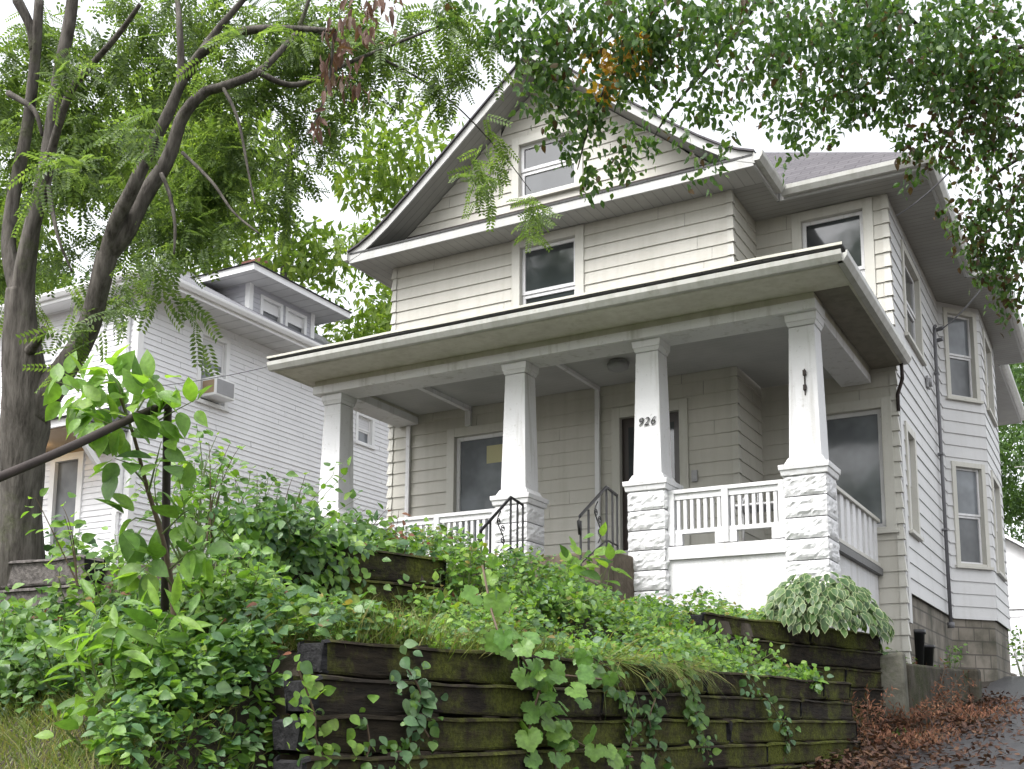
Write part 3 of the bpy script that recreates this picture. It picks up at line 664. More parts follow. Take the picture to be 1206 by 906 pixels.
# side railing with wide boards
r = MB(); x = -2.50; r.box(x-.045, x+.045, 10.925, YW-.035, 3.925, 3.965); r.box(x-.03, x+.03, 10.925, YW-.035, 3.40, 3.44)
top = obj('side_railing', r, M['trim'], house, .003)
for k in range(8):
    y = 11.05+k*.285; p = MB(); p.box(x-.017, x+.017, y, y+.15, 3.442, 3.924); obj('baluster', p, M['white'], top)
sk = MB(); sk.box(-4.09, -2.83, 10.55, 10.60, 3.235, 3.37); obj('skirt_board', sk, M['white'], house, .004)
sk = MB(); sk.box(-8.28, -6.11, 10.55, 10.60, 3.235, 3.37); obj('skirt_board', sk, M['white'], house, .004)
sk = MB(); sk.box(-4.08, -2.83, 10.58, 10.66, 2.2, 3.232); sk.box(-8.28, -6.11, 10.58, 10.66, 2.4, 3.232); sk.box(-2.62, -2.51, 10.93, YW-.02, 2.3, 3.36); sk.box(-5.67, -4.5, 10.64, 10.7, 2.4, 3.29)
obj('porch_skirt', sk, M['stucco'], house)
# front door, bell, lamp, window paper
u0, u1, z0, z1 = DR
c = MB(); c.lbox(FF, u0, u0+.11, -.09, .034, z0, z1); c.lbox(FF, u1-.11, u1, -.09, .034, z0, z1); c.lbox(FF, u0+.11, u1-.11, -.09, .032, z1-.13, z1); c.lbox(FF, u0+.02, u1-.02, -.05, .06, z0-.03, z0+.03)
dr = obj('door', c, M['trim'], house, .004)
q = MB(); q.lbox(FF, u0+.115, u1-.115, -.08, -.045, z0+.032, z1-.133); lf = obj('door_leaf', q, M['door'], dr)
q = MB(); q.lbox(FF, u0+.2, u1-.2, -.044, -.040, z0+.95, z1-.25); obj('pane', q, M['glass'], dr)
q = MB(); q.lbox(FF, u1-.165, u1-.145, -.044, .02, 4.27, 4.40); obj('handle', q, M['greymetal'], dr, .004)
q = MB(); q.lbox(FF, -4.41, -4.34, .02, .045, 4.42, 4.56); obj('doorbell', q, M['greymetal'], house, .004)
q = MB(); q.tube([(-4.98, 11.42, 5.762), (-4.98, 11.42, 5.72)], .10, 14); q.tube([(-4.98, 11.42, 5.719), (-4.98, 11.42, 5.66), (-4.98, 11.42, 5.63)], [.13, .12, .05], 14); obj('ceiling_light', q, M['greymetal'], house)
q = MB(); q.lbox(FF, -7.30, -7.02, -.058, -.055, 4.98, 5.22); obj('window_notice', q, M['paper'], house)
# service mast, meter, hooks on the side wall
q = MB(); q.tube([(XR+.06, 16.5, 2.92), (XR+.06, 16.5, 3.0)], .05, 8); q.tube([(XR+.06, 16.5, 3.0), (XR+.06, 16.46, 5.2), (XR+.06, 16.43, 7.22), (XR+.07, 16.40, 7.30), (XR+.09, 16.33, 7.28)], .026, 8)
for z in (4.3, 5.4, 6.6): q.box(XR+.02, XR+.09, 16.41, 16.53, z, z+.025)
obj('conduit', q, M['darkmetal'], house)
q = MB(); q.tube([(XR+.025, 15.75, 6.28), (XR+.09, 15.75, 6.28)], .065, 12); q.box(XR+.02, XR+.05, 15.66, 15.84, 6.2, 6.36); obj('electric_meter', q, M['greymetal'], house, .004)  # round electric meter on its back plate
q = MB(); q.tube([(XR+.02, 17.0, 7.45), (XR+.12, 16.95, 7.45)], .03, 8); q.tube([(XR+.02, 16.9, 7.25), (XR+.12, 16.86, 7.25)], .03, 8); obj('wire_insulator', q, M['darkmetal'], house)
# ------------------------------------------------------------------ porch steps and iron handrails
st = MB(); st.box(-5.62, -4.42, 9.98, 10.6, 2.1, 3.29); st.box(-5.62, -4.42, 9.66, 9.98, 2.1, 3.11); st.box(-5.62, -4.42, 9.34, 9.66, 2.1, 2.93)
o = obj('porch_steps', st, M['step'], None, .02); tag(o, 'brown stained concrete steps up to the porch, half hidden by plants', 'steps')
def handrail(x, label):
    root = thing('handrail', (x, 10.3, 3.3), label, 'handrail', 'iron handrails of the porch steps')
    q = MB(); A = Vector((x, 9.5, 3.50 if x < -5 else 3.56)); B = Vector((x, 10.13, 3.97)); C_ = Vector((x, 10.40, 3.93))
    q.tube([A-Vector((0, 0, .18)), A-Vector((0, .03, .05)), A, B, C_], .016, 8); obj('top_rail', q, M['black'], root)
    for y, zt, zb in ((10.40, 3.93, 3.28), (10.28, 3.95, 3.36), (10.13, 3.96, 3.3), (9.70, 3.66, 3.13), (9.52, 3.52, 2.95)):
        q = MB(); q.box(x-.009, x+.009, y-.009, y+.009, zb, zt); obj('baluster', q, M['black'], root)
    q = MB(); q.tube([(x, 9.55, 3.12), (x, 10.13, 3.42), (x, 10.40, 3.40)], .009, 6); obj('bottom_rail', q, M['black'], root)
    q = MB(); pts = [(x, 9.92+.07*math.sin(t*math.pi*2), 3.36+.42*t) for t in np.linspace(0, 1, 16)]; q.tube(pts, .007, 5)
    for zc, s in ((3.47, 1), (3.66, -1), (3.60, 1)):
        q.tube([(x, 9.92+s*.045+(.012+.03*k/14)*math.cos(k*.7), zc+(.012+.03*k/14)*math.sin(k*.7)) for k in range(15)], .006, 5)
    obj('scroll', q, M['black'], root)
handrail(-5.68, 'black iron handrail with scrolls on the left of the porch steps, before the second column')
handrail(-4.56, 'black iron handrail with scrolls on the right of the porch steps, beside the numbered column')
# white metal chair behind the railing
ch = thing('garden_chair', (-3.35, 11.25, 3.385), 'white tubular metal garden chair on the porch behind the right railing', 'chair')
cx_, cy_ = -3.25, 11.2
q = MB(); pts = [(cx_-.26, cy_+.1, 3.80), (cx_-.26, cy_+.12, 3.92), (cx_-.17, cy_+.16, 4.05), (cx_, cy_+.18, 4.09), (cx_+.17, cy_+.16, 4.05), (cx_+.26, cy_+.12, 3.92), (cx_+.26, cy_+.1, 3.80)]
P_, R_ = smooth_path(pts, [.013]*7, 4); q.tube(P_, R_, 6)
for k in (-1, 0, 1): q.tube([(cx_+k*.1, cy_+.15, 3.82), (cx_+k*.1, cy_+.17, 4.06)], .008, 5)
obj('backrest', q, M['white'], ch)
q = MB(); q.box(cx_-.25, cx_+.25, cy_-.28, cy_+.14, 3.80, 3.825); obj('seat', q, M['white'], ch, .008)
for sx in (-1, 1):
    q = MB(); q.tube([(cx_+sx*.24, cy_+.1, 3.8), (cx_+sx*.27, cy_+.16, 3.39)], .012, 6); obj('leg', q, M['white'], ch)
    q = MB(); q.tube([(cx_+sx*.24, cy_-.25, 3.8), (cx_+sx*.27, cy_-.28, 3.39)], .012, 6); obj('leg', q, M['white'], ch)
    q = MB(); P_, R_ = smooth_path([(cx_+sx*.26, cy_+.12, 3.95), (cx_+sx*.29, cy_-.1, 3.99), (cx_+sx*.29, cy_-.27, 3.95), (cx_+sx*.25, cy_-.27, 3.8)], [.012]*4, 4); q.tube(P_, R_, 6); obj('armrest', q, M['white'], ch)
#==BODY2==
# ------------------------------------------------------------------ the neighbour's house
nb = thing('house', (-17.5, 17, 3), 'white vinyl sided house next door with roof dormer and lit side entry hood', 'house')
NX, NY, NZ = -14.0, 12.3, 8.62
NS = Frame((NX, 0, 0), (0, 1, 0), (1, 0, 0)); NF = Frame((0, NY, 0), (1, 0, 0), (0, -1, 0))
N1, N2 = (13.63, 14.40, 7.14, 8.44), (18.2, 18.86, 7.42, 8.1)
mb = MB(); clap(mb, NS, NY, 24, 3.0, NZ, .1, [opening(*N1), opening(*N2)], out=.016); obj('wall', mb, M['n_siding'], nb)
N3 = (-16.75, -16.0, 7.2, 8.35)
mb = MB(); clap(mb, NF, -22, NX, 3.0, NZ, .1, [opening(*N3), opening(-15.9, -15.12, 3.95, 6.02)], out=.016); obj('wall', mb, M['n_siding'], nb)
mb = MB(); mb.face([(-22, 24, 3), (NX, 24, 3), (NX, 24, NZ), (-22, 24, NZ)]); mb.face([(-22, NY, 3), (-22, 24, 3), (-22, 24, NZ), (-22, NY, NZ)]); obj('wall', mb, M['n_siding'], nb)
def blind_window(fr, W, blind, part=nb):
    f = window(part, fr, *W, trim=.085, meet=.5, gl='glass_grey', gl2='glass_grey', tm='n_trim', sash=.035)
    a, b_, y0, y1 = W[0]+.12, W[1]-.12, W[2]+.05, W[3]-.12
    q = MB(); q.lbox(fr, a, b_, -.0545, -.0505, y1-(y1-y0)*blind, y1); obj('blind', q, M['blind'], f)
blind_window(NS, N1, .36); blind_window(NS, N2, .42); blind_window(NF, N3, .4)
cb = MB()
cb.box(NX-.10, NX+.03, NY-.03, NY+.10, 3, NZ-.004); obj('corner_board', cb, M['n_trim'], nb, .004)
ds = MB(); ds.box(NX-.24, NX-.16, NY-.11, NY-.035, 3.2, NZ-.03); obj('downspout', ds, M['n_trim'], nb, .008)
ev = MB(); ev.box(-22.5, -13.37, 11.9, NY-.005, NZ, NZ+.03); ev.box(NX+.0, -13.37, NY-.003, 24.5, NZ, NZ+.03); obj('soffit', ev, M['n_soffit'], nb)
fa = MB(); fa.box(-22.5, -13.34, 11.87, 11.898, NZ-.01, NZ+.15); fa.box(-13.368, -13.34, 11.9, 24.5, NZ-.01, NZ+.15); obj('fascia', fa, M['n_trim'], nb)
gt = MB(); gutter(gt, (-22.5, 11.87, 0), (-13.25, 11.87, 0), (0, -1, 0), NZ+.05, .1, .1); gutter(gt, (-13.34, 11.77, 0), (-13.34, 24.5, 0), (1, 0, 0), NZ+.05, .1, .1); obj('gutter', gt, M['n_trim'], nb)
rf = MB(); zE = NZ+.165; c_ = [(-22.6, 11.8), (-13.27, 11.8), (-13.27, 24.6), (-22.6, 24.6)]; hw = 4.665; rz = zE+.6*hw; R0, R1 = (-17.935, 11.8+hw, rz), (-17.935, 24.6-hw, rz); C3 = [(x, y, zE) for x, y in c_]
rf.face([C3[0], C3[1], R0]); rf.face([C3[1], C3[2], R1, R0]); rf.face([C3[2], C3[3], R1]); rf.face([C3[3], C3[0], R0, R1]); rf.face([(x, y, zE-.012) for x, y in reversed(c_)])
obj('roof', rf, M['n_shingle'], nb)
ck = MB(); ck.box(-16.85, -16.4, 17.7, 18.15, 10.4, 11.75); ck.box(-16.9, -16.35, 17.65, 18.2, 11.66, 11.8)
obj('chimney', ck, M['brick'], nb)
# dormer
DX, DY0, DY1, DZ0, DZ1 = -14.1, 14.97, 16.83, 9.05, 9.78
dm = MB(); DFr = Frame((DX, 0, 0), (0, 1, 0), (1, 0, 0)); DSd = Frame((0, DY0, 0), (1, 0, 0), (0, -1, 0))
D1, D2 = (15.26, 15.90, 9.14, 9.66), (15.98, 16.62, 9.14, 9.66)
clap(dm, DFr, DY0, DY1, DZ0, DZ1, .1, [opening(*D1), opening(*D2)], out=.014); clap(dm, DSd, -17, DX, DZ0-.3, DZ1, .1, out=.014)
dm.face([(DX, DY1, DZ0), (-17, DY1, DZ0), (-17, DY1, DZ1), (DX, DY1, DZ1)])
dmo = obj('dormer', dm, M['n_grey'], nb)
for W in (D1, D2):
    f = MB(); a, b_, y0, y1 = W
    f.lbox(DFr, a, a+.07, -.06, .03, y0, y1); f.lbox(DFr, b_-.07, b_, -.06, .03, y0, y1); f.lbox(DFr, a+.07, b_-.07, -.06, .028, y0, y0+.07); f.lbox(DFr, a+.07, b_-.07, -.06, .028, y1-.06, y1); f.lbox(DFr, a+.07, b_-.07, -.05, -.02, (y0+y1)/2-.015, (y0+y1)/2+.015); f.lbox(DFr, a+.07, b_-.07, -.058, -.035, (y0+y1)/2+.016, y1-.061)
    f.lbox(DFr, a+.07, b_-.07, -.058, -.052, y0+.07, (y0+y1)/2-.016, 1)
    obj('window', f, [M['n_trim'], M['screen']], dmo)
p = MB(); p.box(DX-.08, DX+.03, DY0-.03, DY0+.08, DZ0-.05, DZ1-.002); obj('corner_board', p, M['n_trim'], dmo); p = MB(); p.box(DX-.08, DX+.03, DY1-.08, DY1+.03, DZ0-.05, DZ1-.002); obj('corner_board', p, M['n_trim'], dmo)
p = MB(); p.box(-17.2, -13.58, 14.5, 17.32, DZ1, DZ1+.025); obj('soffit', p, M['n_soffit'], dmo)
p = MB(); p.box(-17.2, -13.55, 14.47, 14.498, DZ1-.01, DZ1+.11); p.box(-13.578, -13.55, 14.5, 17.32, DZ1-.01, DZ1+.11); p.box(-17.2, -13.55, 17.322, 17.35, DZ1-.01, DZ1+.11); obj('fascia', p, M['n_trim'], dmo)
p = MB(); z = DZ1+.115; p.face([(-13.5, 14.42, z), (-13.5, 17.4, z), (-15.2, 15.91, z+.5)]); p.face([(-18, 14.42, z), (-13.5, 14.42, z), (-15.2, 15.91, z+.5), (-18, 15.91, z+.5)]); p.face([(-13.5, 17.4, z), (-18, 17.4, z), (-18, 15.91, z+.5), (-15.2, 15.91, z+.5)]); obj('dormer_roof', p, M['n_shingle'], dmo)
# entry hood, door and lamp
hd = MB(); hx0, hx1 = -16.4, -14.12
hd.hexa([(hx0, 11.2, 6.12), (hx1, 11.2, 6.12), (hx1, NY-.02, 6.12), (hx0, NY-.02, 6.12), (hx0, 11.2, 6.24), (hx1, 11.2, 6.24), (hx1, NY-.02, 6.24), (hx0, NY-.02, 6.24)])
ho = obj('entry_hood', hd, M['n_trim'], nb)
q = MB(); q.face([(hx0-.06, 11.12, 6.25), (hx1+.06, 11.12, 6.25), (hx1+.06, NY-.02, 6.72), (hx0-.06, NY-.02, 6.72)]); q.face([(hx0-.06, 11.12, 6.245), (hx0-.06, NY-.02, 6.245), (hx1+.06, NY-.02, 6.245), (hx1+.06, 11.12, 6.245)]); q.face([(hx1+.06, 11.12, 6.245), (hx1+.06, NY-.02, 6.245), (hx1+.06, NY-.02, 6.72)]); obj('hood_roof', q, M['n_shingle'], ho)
q = MB(); q.box(hx0+.05, hx1-.05, 11.25, NY-.03, 6.105, 6.118); obj('ceiling_boards', q, M['tan'], ho)
for xb in (hx0+.06, hx1-.06):
    q = MB(); q.beam((xb, 11.3, 6.11), (xb, NY-.05, 5.15), .08, .09); obj('brace', q, M['n_trim'], ho); q = MB(); q.box(xb-.05, xb+.05, NY-.10, NY-.022, 4.9, 6.10); obj('post', q, M['n_trim'], ho)
c = MB(); c.lbox(NF, -15.92, -15.80, -.08, .04, 3.93, 6.04); c.lbox(NF, -15.22, -15.10, -.08, .04, 3.93, 6.04); c.lbox(NF, -15.80, -15.22, -.08, .038, 5.92, 6.04); dd = obj('door', c, M['n_trim'], nb)
q = MB(); q.lbox(NF, -15.80, -15.22, -.07, -.03, 3.95, 5.92); obj('door_leaf', q, M['screen'], dd)
q = MB(); q.lbox(NF, -16.15, -14.5, .018, .03, 6.045, 6.10); obj('tan_board', q, M['tan'], nb)
q = MB(); q.tube([(-15.6, 11.75, 6.10), (-15.6, 11.75, 6.04), (-15.6, 11.75, 5.99)], [.03, .05, .03], 10); obj('lamp', q, M['bulb'], ho)
# window air conditioner
ac = thing('air_conditioner', (NX+.15, 14.0, 7.22), 'boxy white air conditioner in the upper side window of the white house', 'air conditioner')
q = MB(); q.box(NX-.05, NX+.33, 13.77, 14.26, 7.22, 7.56); obj('case', q, M['n_trim'], ac, .015)
q = MB(); q.box(NX+.331, NX+.34, 13.81, 14.22, 7.26, 7.52); obj('grille', q, M['greymetal'], ac)
q = MB(); q.box(NX+.03, NX+.30, 13.762, 13.769, 7.27, 7.50); obj('side_vent', q, M['tan'], ac)
# garage behind
ga = thing('garage', (-3, 34, 2.7), 'plain white gabled garage far behind at the end of the driveway', 'garage')
GFr = Frame((0, 32, 0), (1, 0, 0), (0, -1, 0)); q = MB(); q.hexa([(-6, 32, 2.4), (0, 32, 2.4), (0, 39, 2.4), (-6, 39, 2.4), (-6, 32, 4.66), (0, 32, 4.66), (0, 39, 4.66), (-6, 39, 4.66)]); q.face([(-6, 32, 4.661), (0, 32, 4.661), (-3, 32, 6.7)]); q.face([(0, 39, 4.661), (-6, 39, 4.661), (-3, 39, 6.7)]); obj('wall', q, M['garage'], ga)
q = MB()
for s in (-1, 1): q.hexa([(-3, 31.7, 6.72), (-3+s*3.4, 31.7, 4.42), (-3+s*3.4, 39.3, 4.42), (-3, 39.3, 6.72), (-3, 31.7, 6.80), (-3+s*3.4, 31.7, 4.5), (-3+s*3.4, 39.3, 4.5), (-3, 39.3, 6.80)])
obj('roof', q, M['n_trim'], ga)
q = MB(); q.lbox(GFr, -5.4, -.3, .01, .05, 4.60, 4.70); obj('header_board', q, M['n_trim'], ga); q = MB(); clap(q, GFr, -5.2, -.5, 2.4, 4.58, .5); obj('garage_door', q, M['n_siding'], ga)

# ------------------------------------------------------------------ timber retaining walls
def timber(mb, a, b_, wd, h, seed, mi=0, tip=1):
    """a weathered squared log: rounded section, wandering edges, ragged ends"""
    a, b_ = Vector(a), Vector(b_); t = (b_-a); L = t.length; t.normalize(); r = t.cross(Vector((0, 0, 1))).normalized(); n = max(4, int(L/.11))
    sec = []; c = .30
    for sx, sy in ((1, -1), (1, 1), (-1, 1), (-1, -1)):
        q = [(sx*(.5-c*.35), sy*.5), (sx*(.5-c*.1), sy*(.5-c*.1)), (sx*.5, sy*(.5-c*.35))]
        sec += q if sx*sy > 0 else q[::-1]
    m = len(sec); base = len(mb.v)
    ks = [0, .02] + [i/n for i in range(1, n)] + [.98, 1]
    for j, s in enumerate(ks):
        e = .86 if j in (0, len(ks)-1) else 1
        for k, (x, y) in enumerate(sec):
            P = a+t*(s*L)+r*(x*wd*e)+Vector((0, 0, y*h*e)); dn = noise.noise((P.x*2.3+seed, P.y*2.3, P.z*9))*.016+noise.noise((P.x*11, P.y*11+seed, P.z*24))*.008
            out = (r*x+Vector((0, 0, y))).normalized(); P = P+out*dn*1.0
            if j < 2 or j > len(ks)-3: P += t*(.012*noise.noise((k*1.7, seed, j)))
            mb.v.append(tuple(P))
    for j in range(len(ks)-1):
        for k in range(m):
            a0 = base+j*m+k; a1 = base+j*m+(k+1) % m; mb.f.append((a0, a0+m, a1+m, a1)); mb.mi.append(1 if (tip and j == 0) else mi); mb.sm.append(False)
    mb.f.append(tuple(base+k for k in range(m))); mb.mi.append(1); mb.sm.append(False)
    mb.f.append(tuple(base+(len(ks)-1)*m+k for k in reversed(range(m)))); mb.mi.append(1); mb.sm.append(False)
def timber_wall(label, start, dirv, length, ztop, h, courses, step, lead, mat, piece=2.4, wd=.17, flat=0):
    root = thing('retaining_wall', (*start, ztop-h*courses), label, 'retaining wall', 'timber retaining walls')
    dv = Vector((*dirv, 0)).normalized(); nv = Vector((dv.y, -dv.x, 0))
    for k in range(courses):
        z = ztop-h*(k+.5); s = -lead[min(k, len(lead)-1)]; first = True; end = length+rng.uniform(-.12, .12)
        while s < end-.2:
            ln = piece*rng.uniform(.75, 1.15) if not first else piece*(.55+.45*((k*37) % 10)/10); e = min(s+ln, end)
            if end-e < .5: e = end
            j = rng.uniform(-.012, .012); q = MB(); P = Vector((*start, z))+nv*(step*k-wd/2+j)
            timber(q, P+dv*s, P+dv*(e-.012), wd, h-.006, rng.uniform(0, 99), tip=first)
            obj('timber', q, [mat[k % len(mat)], M['timber_end']], root); s = e; first = False
    return root
timber_wall('low mossy wall of dark stacked timbers along the driveway, nearest the viewer', (-2.69, 3.36), (.13, 1), 5.7, 1.915, .15, 7, .022, (.0, .09, .15, .17, .18), [M['timber_moss'], M['timber'], M['timber_moss']])
timber_wall('front timber wall turning away from the nearest timber corner, buried in ivy', (-5.6, 3.52), (1, .0), 2.75, 1.88, .16, 4, .02, (0,), [M['timber']])
timber_wall('grey weathered timber wall of the upper bank, behind the sapling and ivy', (-7.4, 4.02), (1, .03), 2.45, 2.50, .17, 4, .015, (0,), [M['timber_grey']])
timber_wall('sagging dark timber wall with moss running back from the upper bank', (-3.74, 4.12), (.27, 1), 1.25, 2.52, .17, 5, .05, (0, .05), [M['timber'], M['timber_moss']], piece=3)
timber_wall('mossy timber wall under the variegated hosta, in front of the right porch pier', (-2.83, 8.1), (.27, 1), 2.93, 2.44, .175, 6, .015, (0,), [M['timber_moss'], M['timber']], piece=3)
# concrete post and low kerb wall
q = MB(); q.hexa([(-2.12, 10.86, 1.2), (-1.84, 10.92, 1.2), (-1.86, 11.16, 1.2), (-2.14, 11.1, 1.2), (-2.10, 10.88, 2.23), (-1.87, 10.93, 2.27), (-1.88, 11.14, 2.27), (-2.12, 11.08, 2.22)])
tag(obj('concrete_post', q, M['post_concrete'], None, .03), 'squat mossy concrete post at the corner of the hosta bed', 'post')
q = MB(); q.hexa([(-2.0, 11.17, 1.3), (-1.86, 11.17, 1.3), (-1.62, 13.6, 1.5), (-1.76, 13.6, 1.5), (-2.0, 11.17, 2.17), (-1.86, 11.17, 2.17), (-1.62, 13.6, 2.20), (-1.76, 13.6, 2.20)])
tag(obj('garden_wall', q, M['concrete'], None, .025), 'low dark concrete wall running back beside the driveway', 'wall')
q = MB(); q.box(-1.80, -1.52, 13.62, 13.9, 1.5, 2.22); tag(obj('stone_block', q, M['concrete'], None, .03), 'rough grey stone block ending the low wall by the driveway', 'block')
for px, py, D, s, lb in ((1077, 742, 13.4, .46, 'tall black flower pot standing by the house corner'), (1088, 757, 13.7, .34, 'short black flower pot right of the tall one by the house corner')):
    P = pt(px, py, D); P.z = height(P.x, P.y)-.01; q = MB(); q.tube([P, P+Vector((0, 0, s*.88)), P+Vector((0, 0, s*.885)), P+Vector((0, 0, s))], [.085, .115, .13, .13], 14)
    tag(obj('flower_pot', q, M['black']), lb, 'flower pot', 'black flower pots')
# pipe handrail of the garden steps
hr = thing('handrail', tuple(pt(197, 560, 4.4)), 'thick rusty pipe handrail sloping up from the left edge to a dark post', 'handrail')
q = MB(); P_, R_ = smooth_path([pt(-120, 612, 3.75), pt(0, 562, 3.95), pt(80, 528, 4.12), pt(152, 494, 4.32), pt(199, 475, 4.45)], [.0175, .0175, .0175, .0165, .015], 5); q.tube(P_, R_, 10); obj('rail', q, M['rust'], hr)
q = MB(); q.tube([pt(204, 463, 4.44), pt(203, 470, 4.44), pt(198, 480, 4.46), pt(197, 500, 4.50), pt(195, 640, 4.62), pt(194, 720, 4.65)], [.014, .02, .016, .017, .017, .017], 10); obj('post', q, M['rust'], hr)
E_ = pt(-120, 612, 3.75); q = MB(); q.tube([E_, Vector((E_.x, E_.y, height(E_.x, E_.y)-.2))], .017, 10); obj('post', q, M['rust'], hr)
# wires
def wire(name, a, b_, sag, r, label):
    a, b_ = Vector(a), Vector(b_); q = MB(); q.tube([a.lerp(b_, k/16)-Vector((0, 0, sag*4*(k/16)*(1-k/16))) for k in range(17)], r, 5); tag(obj(name, q, M['darkmetal']), label, 'wire', 'overhead wires')
wire('service_wire', (XR+.12, 16.95, 7.45), pt(1215, 255, 9.0), .10, .011, 'dark service wire slanting from the bay corner up to the right')
wire('service_wire', (XR+.1, 13.36, 7.72), pt(1130, 190, 12.2), .05, .010, 'short dark wire crossing the soffit at the corner of the second floor')
wire('service_wire', pt(120, 460, 13), (-8.93, 9.86, 5.85), .05, .006, 'thin wire from the porch gutter corner past the white house')
# ------------------------------------------------------------------ plants
def bez_stem(base, tip, bend, n=7):
    base, tip = Vector(base), Vector(tip); mid = base.lerp(tip, .55)+Vector(bend)
    return [base*(1-t)**2+mid*2*t*(1-t)+tip*t*t for t in np.linspace(0, 1, n)]
def stems_leaves(root, stems, per, L, W, tpl, mat, stemmat, r0=.006, droop=.25, start=.25, petiole=.03, spread=.9, name='leaves', jitter=.02, up=.6, mats=None, probs=None):
    """stems: list of point lists; leaves sit along each, pointing out and slightly down"""
    q = MB(); P, D, N_, A = [], [], [], []
    for st in stems:
        q.tube(st, [r0*(1-.75*i/(len(st)-1)) for i in range(len(st))], 5)
        S = np.array([tuple(p) for p in st]); m = max(2, int(per*rng.uniform(.8, 1.2)))
        for k in range(m):
            t = start+(1-start)*(k+.5)/m; f = t*(len(S)-1); i = min(int(f), len(S)-2); p = S[i]+(S[i+1]-S[i])*(f-i); tg = S[i+1]-S[i]; tg /= np.linalg.norm(tg)+1e-9
            a = k*2.4+rng.uniform(-.6, .6); side = np.cross(tg, (math.cos(a), math.sin(a), .2)); side /= np.linalg.norm(side)+1e-9
            d = side*spread+tg*.45+np.array((0, 0, -droop))+rng.normal(0, .18, 3); d /= np.linalg.norm(d)
            P.append(p+d*petiole+rng.normal(0, jitter, 3)); D.append(d); N_.append(np.array((0, 0, up))+side*.25+np.array((.15, -.35, 0))+rng.normal(0, .25, 3)); A.append(1-.35*abs(t-.55))
    A = np.array(A); sc = A*rng.uniform(.65, 1.15, len(A))
    obj('stem', q, M[stemmat], root)
    mats = mats or [mat]; pk = rng.choice(len(mats), len(P), p=probs); parts = []
    P, D, N_ = np.array(P), np.array(D), np.array(N_)
    for k in range(len(mats)):
        s = pk == k
        if s.any(): V, F_ = cloud(tpl, P[s], D[s], N_[s], L*sc[s], W*sc[s]); parts.append((V, F_, k))
    return leafobj(name, parts, [M[m_] for m_ in mats], root)
def shrub(name, label, base, H, R, ns, per, L, W, mats, tpl=T_OV, probs=None, stemmat='greenstem', cat='shrub', group=None, lean=(0, 0), droop=.25, start=.25, bend=.12, r0=.006, up=.6, snap=True):
    base = Vector(base)
    if snap: base.z = height(base.x, base.y)-.02
    root = thing(name, base, label, cat, group); st = []
    for k in range(ns):
        a = rng.uniform(0, 2*math.pi); r = R*math.sqrt(rng.uniform(.02, 1)); h = H*(1-.45*(r/R)**2)*rng.uniform(.72, 1.05)
        tip = base+Vector((math.cos(a)*r+lean[0], math.sin(a)*r+lean[1], h)); st.append(bez_stem(base+Vector((math.cos(a)*.05, math.sin(a)*.05, 0)), tip, (rng.normal(0, bend), rng.normal(0, bend), h*.15)))
    stems_leaves(root, st, per, L, W, tpl, None, stemmat, r0, droop, start, up=up, mats=mats, probs=probs)
    return root
def cover(name, label, cat, n, sampler, thick, L, W, tpl, mats, probs=None, face=(.15, -.45, .75), tilt=.38, droop=.25, lift=0, noise_s=2.2):
    P = []; 
    while len(P) < n:
        x, y = sampler()
        t = thick*(.25+1.0*max(0, .5+noise.noise((x*noise_s, y*noise_s, 7.3)))); P.append((x, y, height(x, y)+lift+t*rng.uniform(.05, 1)**.6))
    P = np.array(P); N_ = np.array(face)+rng.normal(0, tilt, (n, 3)); a = rng.uniform(0, 2*math.pi, n); D = np.stack([np.cos(a)+.15, np.sin(a)-.35, np.full(n, -droop)+rng.normal(0, .25, n)], 1); sc = .4+.85*rng.random(n)**1.3
    pk = rng.choice(len(mats), n, p=probs); parts = []
    for k in range(len(mats)):
        s = pk == k
        if s.any(): V, F_ = cloud(tpl, P[s], D[s], N_[s], L*sc[s], W*sc[s]); parts.append((V, F_, k))
    o = leafobj(name, parts, [M[m_] for m_ in mats], None, 'stuff', tuple(P.mean(0))); tag(o, label, cat)
    return o
U = rng.uniform
def samp_bank():
    return U(-7.5, -2.72), 2.95+1.1*U(0, 1)**.8
def samp_terr():
    while True:
        y = U(3.55, 8.4); x = U(-4.0, -1.9)
        if wl(y)-1.6 < x < wl(y)-.02 and not (y < 5.6 and x < interp(y, (4.1, 5.4), (-3.76, -3.41))): return x, y
def samp_slope():
    while True:
        y = U(5.6, 10.2); x = U(-6.5, -2.3)
        if y > 8.2 and x > wu(y)-.18: continue
        if x > -5.4 and y > 8.7 and x < -4.2: continue
        if x < wl(y)-.6: return x, y
def samp_upper():
    return U(-8.5, -3.8), U(4.2, 10)
cover('ivy', 'grey green ivy spread over the front bank below the sapling', 'ivy', 10500, samp_bank, .26, .054, .042, T_OV, ['lf_grey', 'lf_vine', 'lf_mid', 'lf_yellow', 'lf_red'], [.46, .18, .28, .055, .025])
cover('creeper', 'five leaved creeper growing through the ivy on the front bank', 'creeper', 900, samp_bank, .32, .085, .085, T_VC, ['lf_mid', 'lf_grey', 'lf_light'], [.5, .35, .15])
cover('ground_cover', 'dense low leafy ground cover on the terrace behind the near timbers', 'ground cover', 15000, samp_terr, .24, .046, .032, T_OV, ['lf_mid', 'lf_grey', 'lf_light', 'lf_yellow'], [.28, .24, .38, .10])
cover('ground_cover', 'bright leafy weeds covering the slope below the porch', 'ground cover', 16000, samp_slope, .20, .054, .038, T_OV, ['lf_mid', 'lf_light', 'lf_yellow', 'lf_grey', 'lf_red'], [.30, .42, .15, .12, .01])
cover('ivy', 'dark ivy carpet on the upper bank in front of the porch', 'ivy', 6500, samp_upper, .26, .07, .05, T_OV, ['lf_dark', 'lf_mid', 'lf_grey', 'lf_light'], [.2, .38, .27, .15])
def samp_topivy():
    y = U(3.6, 5.6); return interp(y, (4.1, 5.4), (-3.76, -3.41))-U(-.16, .5), y
